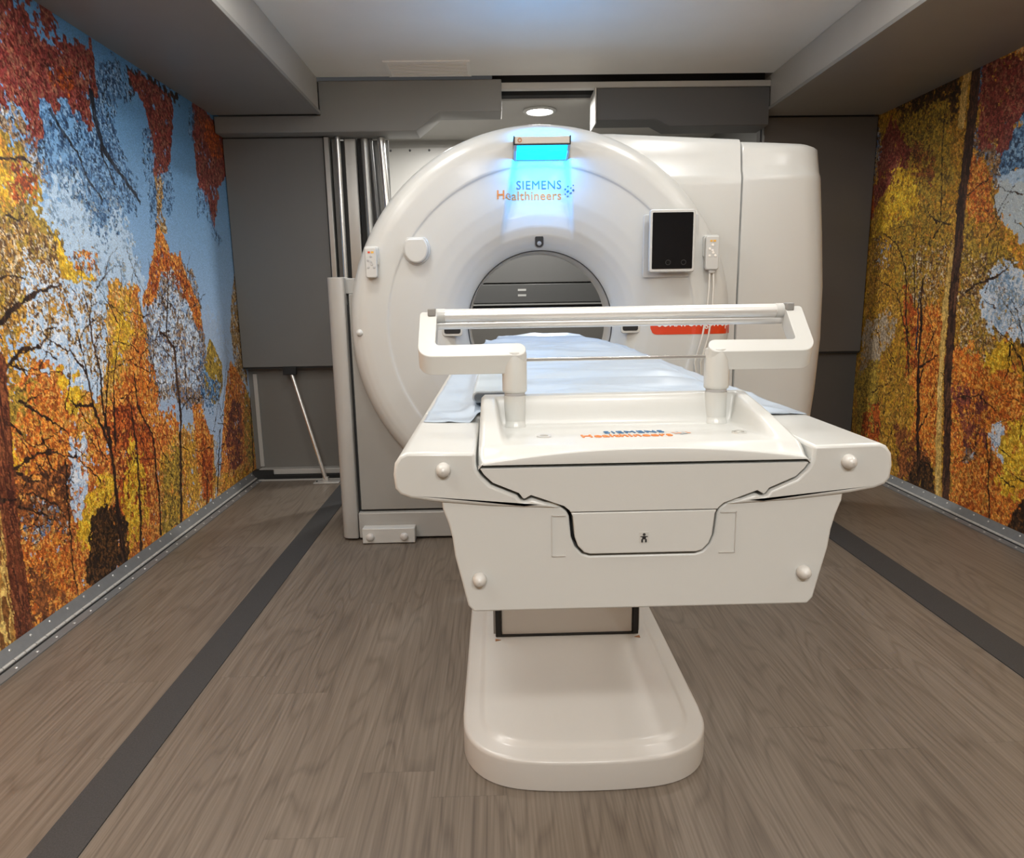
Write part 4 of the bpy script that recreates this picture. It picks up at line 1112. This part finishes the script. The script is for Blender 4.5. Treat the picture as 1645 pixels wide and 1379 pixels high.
# densify
def dens(poly, n=3):
    out = []
    m = len(poly)
    for i in range(m):
        p0, p1, p2, p3 = [Vector(poly[(i+k-1) % m]) for k in range(4)]
        for k in range(n):
            t = k/n
            if (p2-p1).length > .5: q = p1+(p2-p1)*t
            else:
                q = .5*((2*p1)+(p2-p0)*t+(2*p0-5*p1+4*p2-p3)*t*t+(3*p1-p0-3*p2+p3)*t**3) if (p1-p0).length < .5 and (p3-p2).length < .5 else p1+(p2-p1)*t
            out.append((q.x, q.y))
    return out
bo = dens(base_outline())
def layers(spec):
    V = []; F = []; n = len(bo)
    for ins_, z in spec:
        V += [(tcx+x, y, z) for x, y in offset(bo, -ins_)]
    for i in range(len(spec)-1):
        for j in range(n): F.append((i*n+j, i*n+(j+1) % n, (i+1)*n+(j+1) % n, (i+1)*n+j))
    k = (len(spec)-1)*n; F.append(tuple(range(k, k+n)))
    return V, F
obj('base_plate', *layers([(0, .002), (0, .070), (.0015, .076), (.005, .0795), (.010, .0805), (.040, .084), (.046, .086), (.052, .090), (.058, .0925), (.066, .0935)]), basewhite, T, smooth=True)
for dx in (-.052, .050):
    sc_ = lathe('screw', [(.0004, -.001), (.0045, -.0015), (.006, 0)], (tcx+dx, 1.4605, .032), 'y', greyink, T, n=16)
for s in (-1, 1):
    prism('wedge_mark', [(tcx+s*.232, 2.030), (tcx+s*.232, 2.046), (tcx+s*.214, 2.036)], 'z', .0936, .0950, brasscol, T)
box('lift_column', tcx-.212, tcx+.212, 2.062, 2.85, .094, .715, basewhite, T, bevel=.003)
for s in (-1, 1):
    box('column_guide', tcx+s*.222-.009, tcx+s*.222+.009, 2.055, 2.09, .0945, .713, black, T, bevel=.002)
    box('column_side', tcx+s*.234-.004, tcx+s*.234+.004, 2.08, 2.85, .0945, .713, postgrey, T)
box('column_gap', tcx-.215, tcx+.215, 2.056, 2.064, .0945, .101, black, T)

# ------------------------------------------------------------------ pad, sheet, strap
pd = prism('table_pad', rrect(tcx-.250, tcx+.250, 1.29, 3.40, .03), 'z', .9552, .9625, matblue, None, bevel=.008, seg=3, loc=(tcx, 2.3, .9552))
tag(pd, 'thin pale blue mattress pad on the patient table under the paper sheet', 'pad')
def sheetmat():
    m = mat('paper_sheet', (.40, .475, .56), rough=.42, var=.03, scale=14, bump=.0)
    return m
def noise2(x, y, s):
    return float(vnoise(np.array([x]), np.array([y]), s, 91)[0])
nsx, nsy = 110, 260
xsv = np.linspace(-.339, .339, nsx); ysv = np.linspace(1.30, 3.42, nsy)
Xg, Yg = np.meshgrid(xsv, ysv)
Yw = Yg+(vnoise(Xg+5, Yg, .12, 31)-.5)*.10*np.clip((1.8-Yg)/.5, 0, 1)
inner = np.clip((.285-np.abs(Xg))/.030, 0, 1); inner = inner*inner*(3-2*inner)
wr = (vnoise(Xg+Yg*.1+3, Yg, .38, 51, .055)-.5)*.026+(vnoise(Xg*.8+Yg*.4+9, Yg-Xg*.25+4, .22, 52, .030)-.5)*.007+(1-np.abs(vnoise(Xg+2, Yg+Xg*.3, .30, 53, .07)-.5)*2)**2*.008
wr2 = (vnoise(Xg+Yg*.6+7, Yg-Xg*.7+4, .10, 54, .16)-.5)*.008+(1-np.abs(vnoise(Xg+Yg*.5, Yg-Xg+4, .08, 55, .3)-.5)*2)**6*.006
hump = .011+.013*np.clip((Yg-1.45)/.5, 0, 1)
edge = np.clip((.262-np.abs(Xg))/.08, .12, 1)
ff = np.clip((Yg-1.30)/.10, 0, 1)
Zg = .9570+inner*hump*ff+(wr*.9*edge+.003)*inner*ff+(wr2*.5+.0015)*(1-inner)
Zg = np.maximum(Zg, np.where(np.abs(Xg) < .252, .9638, .9562))
# beyond the couch body the sheet only lies on the cradle
far = np.clip((Yg-3.02)/.15, 0, 1)
Xs = Xg*(1-far*.22)
cup = far*(.012*(Xs/.27)**2-.004)
Zg = Zg+np.clip((Yg-2.6)/.5, 0, 1)*0+np.maximum(cup, 0)
y0x = 1.192+.078*np.clip((.250-np.abs(Xg))/.006, 0, 1)
Yq = y0x+(Yg-1.30)*(3.42-y0x)/2.12
Yq[0] += (vnoise(Xg[0]+1, Yg[0], .1, 71)-.5)*.03
V = np.stack([Xs+tcx, Yq, Zg], -1).reshape(-1, 3).tolist()
ii = np.arange(nsx*nsy).reshape(nsy, nsx)
F = np.stack([ii[:-1, :-1], ii[:-1, 1:], ii[1:, 1:], ii[1:, :-1]], -1).reshape(-1, 4).tolist()
sh = obj('paper_sheet', V, F, sheetmat(), None, smooth=True, loc=(tcx, 2.3, .96))
so_ = sh.modifiers.new('thick', 'SOLIDIFY'); so_.thickness = .0012; so_.offset = 1
tag(sh, 'wrinkled pale blue disposable sheet spread over the patient table', 'sheet')
# rolled strap
def strap():
    t = thing('restraint_strap', 'rolled grey-blue strap lying on the table beside the left holder post', 'strap', (-.015, 1.34, .973))
    L_ = []
    prof = rrect(-.050, .022, .9735, .9960, .0105)
    prism('strap_roll', prof, 'y', 1.300, 1.62, strapblue, t, bevel=.004)
    L_ = prism('strap_core', rrect(-.046, .018, .9760, .9935, .008), 'y', 1.293, 1.32, strapmat, t, bevel=.002)
    return t
strap()

# ------------------------------------------------------------------ paper roll holder frame
Hd = thing('roll_holder', 'white bracket frame with silver roll bar standing on the table console', 'roll holder', (tcx, 1.2, .945))
ca, sa = math.cos(math.radians(45)), math.sin(math.radians(45))
def arc(cx, cy, r, a0, a1, n=8): return [(cx+r*math.cos(math.radians(a0+(a1-a0)*k/n)), cy+r*math.sin(math.radians(a0+(a1-a0)*k/n))) for k in range(n+1)]
for s in (-1, 1):
    px = tcx+s*.178
    ps = lathe('post', [(.0190, 0), (.0190, .055)], (px, 1.2, .947), 'z', white, Hd, n=40)
    lathe('post_foot', [(.0005, .001), (.0225, .001), (.0225, .003), (.0205, .006), (.0192, .012)], (px, 1.2, .9455), 'z', white, ps, n=40)
    lathe('post_ring', [(.0150, 0), (.0180, 0), (.0180, .006), (.0150, .006)], (px, 1.2, 1.002), 'z', greyink, ps, n=40)
    lathe('post_sleeve', [(.0188, 0), (.0212, .002), (.0216, .006), (.0216, .066), (.0205, .0705), (.015, .0725), (.0004, .0725)], (px, 1.2, 1.007), 'z', white, Hd, n=40)
    # L-shaped arm in a plane leaning back 45 degrees
    pts = [(-.157, .0)]+arc(-.170, .013, .013, 0, 0, 1)[:0]
    pts = arc(-.172, .014, .014, -90, 90, 8)+arc(-.306, .034, .008, -90, -180, 5)+[(-.314, .100)]+arc(-.319, .100, .005, 0, 90, 3)+arc(-.338, .099, .006, 90, 180, 4)+[(-.344, .030)]+arc(-.319, .025, .025, 180, 270, 8)
    Va = []; n = len(pts)
    for d in (0, 1):
        for u, v in pts:
            Va.append((tcx-s*u if s > 0 else tcx+u, 1.178+v*ca+d*.010, 1.0735+v*sa-d*.033))
    Fa = [tuple(range(n)), tuple(range(2*n-1, n-1, -1))]+[(i, (i+1) % n, n+(i+1) % n, n+i) for i in range(n)]
    arm = obj('arm', Va, Fa, white, Hd, bevel=.003, seg=3)
    ex = tcx+s*.322
    box('rod_clamp', ex-.008, ex+.006, 1.243, 1.262, 1.1395, 1.1535, ductgrey, arm, bevel=.002)
tube('roll_bar', [(tcx-.316, 1.262, 1.140), (tcx+.316, 1.262, 1.140)], .0118, rodmat, Hd, n=40)
tube('lower_bar', [(tcx-.316, 1.270, 1.1245), (tcx+.316, 1.270, 1.1245)], .0092, rodmat, Hd, n=32)
for s in (-1, 1):
    v, f = tubev([(tcx+s*.300, 1.262, 1.140), (tcx+s*.316, 1.262, 1.140)], .0125, 32); obj('bar_collar', v, f, white2, Hd, smooth=True)
box('tear_bar', tcx-.158, tcx+.158, 1.197, 1.203, 1.0605, 1.0665, steel, Hd, bevel=.001)

# ------------------------------------------------------------------ lights
def area(name, x, y, z, sx, sy, power, col=(1, .975, .94), rot=(0, 0, 0), shape='RECTANGLE', spread=180):
    l = bpy.data.lights.new(name, 'AREA'); l.energy = power; l.color = col; l.shape = shape; l.size = sx; l.size_y = sy
    l.spread = math.radians(spread)
    o = bpy.data.objects.new(name, l); C.objects.link(o); o.location = (x, y, z); o.rotation_euler = rot
    return o
KEY = 10
for (x, y, e) in ((-.52, 2.65, 1.0), (.94, 2.65, 1.0), (-.1, 1.0, .7), (.6, 1.0, .7), (-.2, -1.2, 4.6), (.7, -1.2, 4.0)):
    area('ceiling_lamp', x, y, 2.45, .22, .22, KEY*e, shape='DISK')
area('downlight_and_fill', .31, 4.84, 2.36, .16, .16, 38, shape='DISK')
area('downlight_and_fill', -.45, 5.0, 2.36, .16, .16, 22, shape='DISK')  # unseen lamp without fixture, added to brighten the area behind the scanner
area('soffit_strip_lamp', -1.13, 1.3, 2.252, .06, 2.4, 26)
area('added_ceiling_fill', -1.0, 1.4, 2.30, .05, 2.8, 11, rot=(0, math.radians(155), 0))  # this pair of unseen uplights is added to brighten the ceiling
area('added_ceiling_fill', 1.64, 1.4, 2.30, .05, 2.8, 11, rot=(0, math.radians(-155), 0))
area('soffit_strip_lamp', 1.77, 1.3, 2.252, .06, 2.4, 16)
# cyan mood light of the status console
area('mood_light', .210, 3.150, 1.795, .20, .03, 3.6, col=(.0, .36, 1), rot=(math.radians(22), 0, 0))
area('mood_light_top', .212, 3.165, 1.853, .17, .02, 1.8, col=(.0, .38, 1), rot=(math.radians(140), 0, 0))
w = bpy.data.worlds.new('world'); bpy.context.scene.world = w; w.use_nodes = True
w.node_tree.nodes['Background'].inputs[0].default_value = (.5, .5, .5, 1); w.node_tree.nodes['Background'].inputs[1].default_value = .1
sc = bpy.context.scene
sc.view_settings.view_transform = 'Standard'; sc.view_settings.look = 'None'; sc.view_settings.gamma = 1
sc.view_settings.use_curve_mapping = False; sc.view_settings.exposure = -0.06
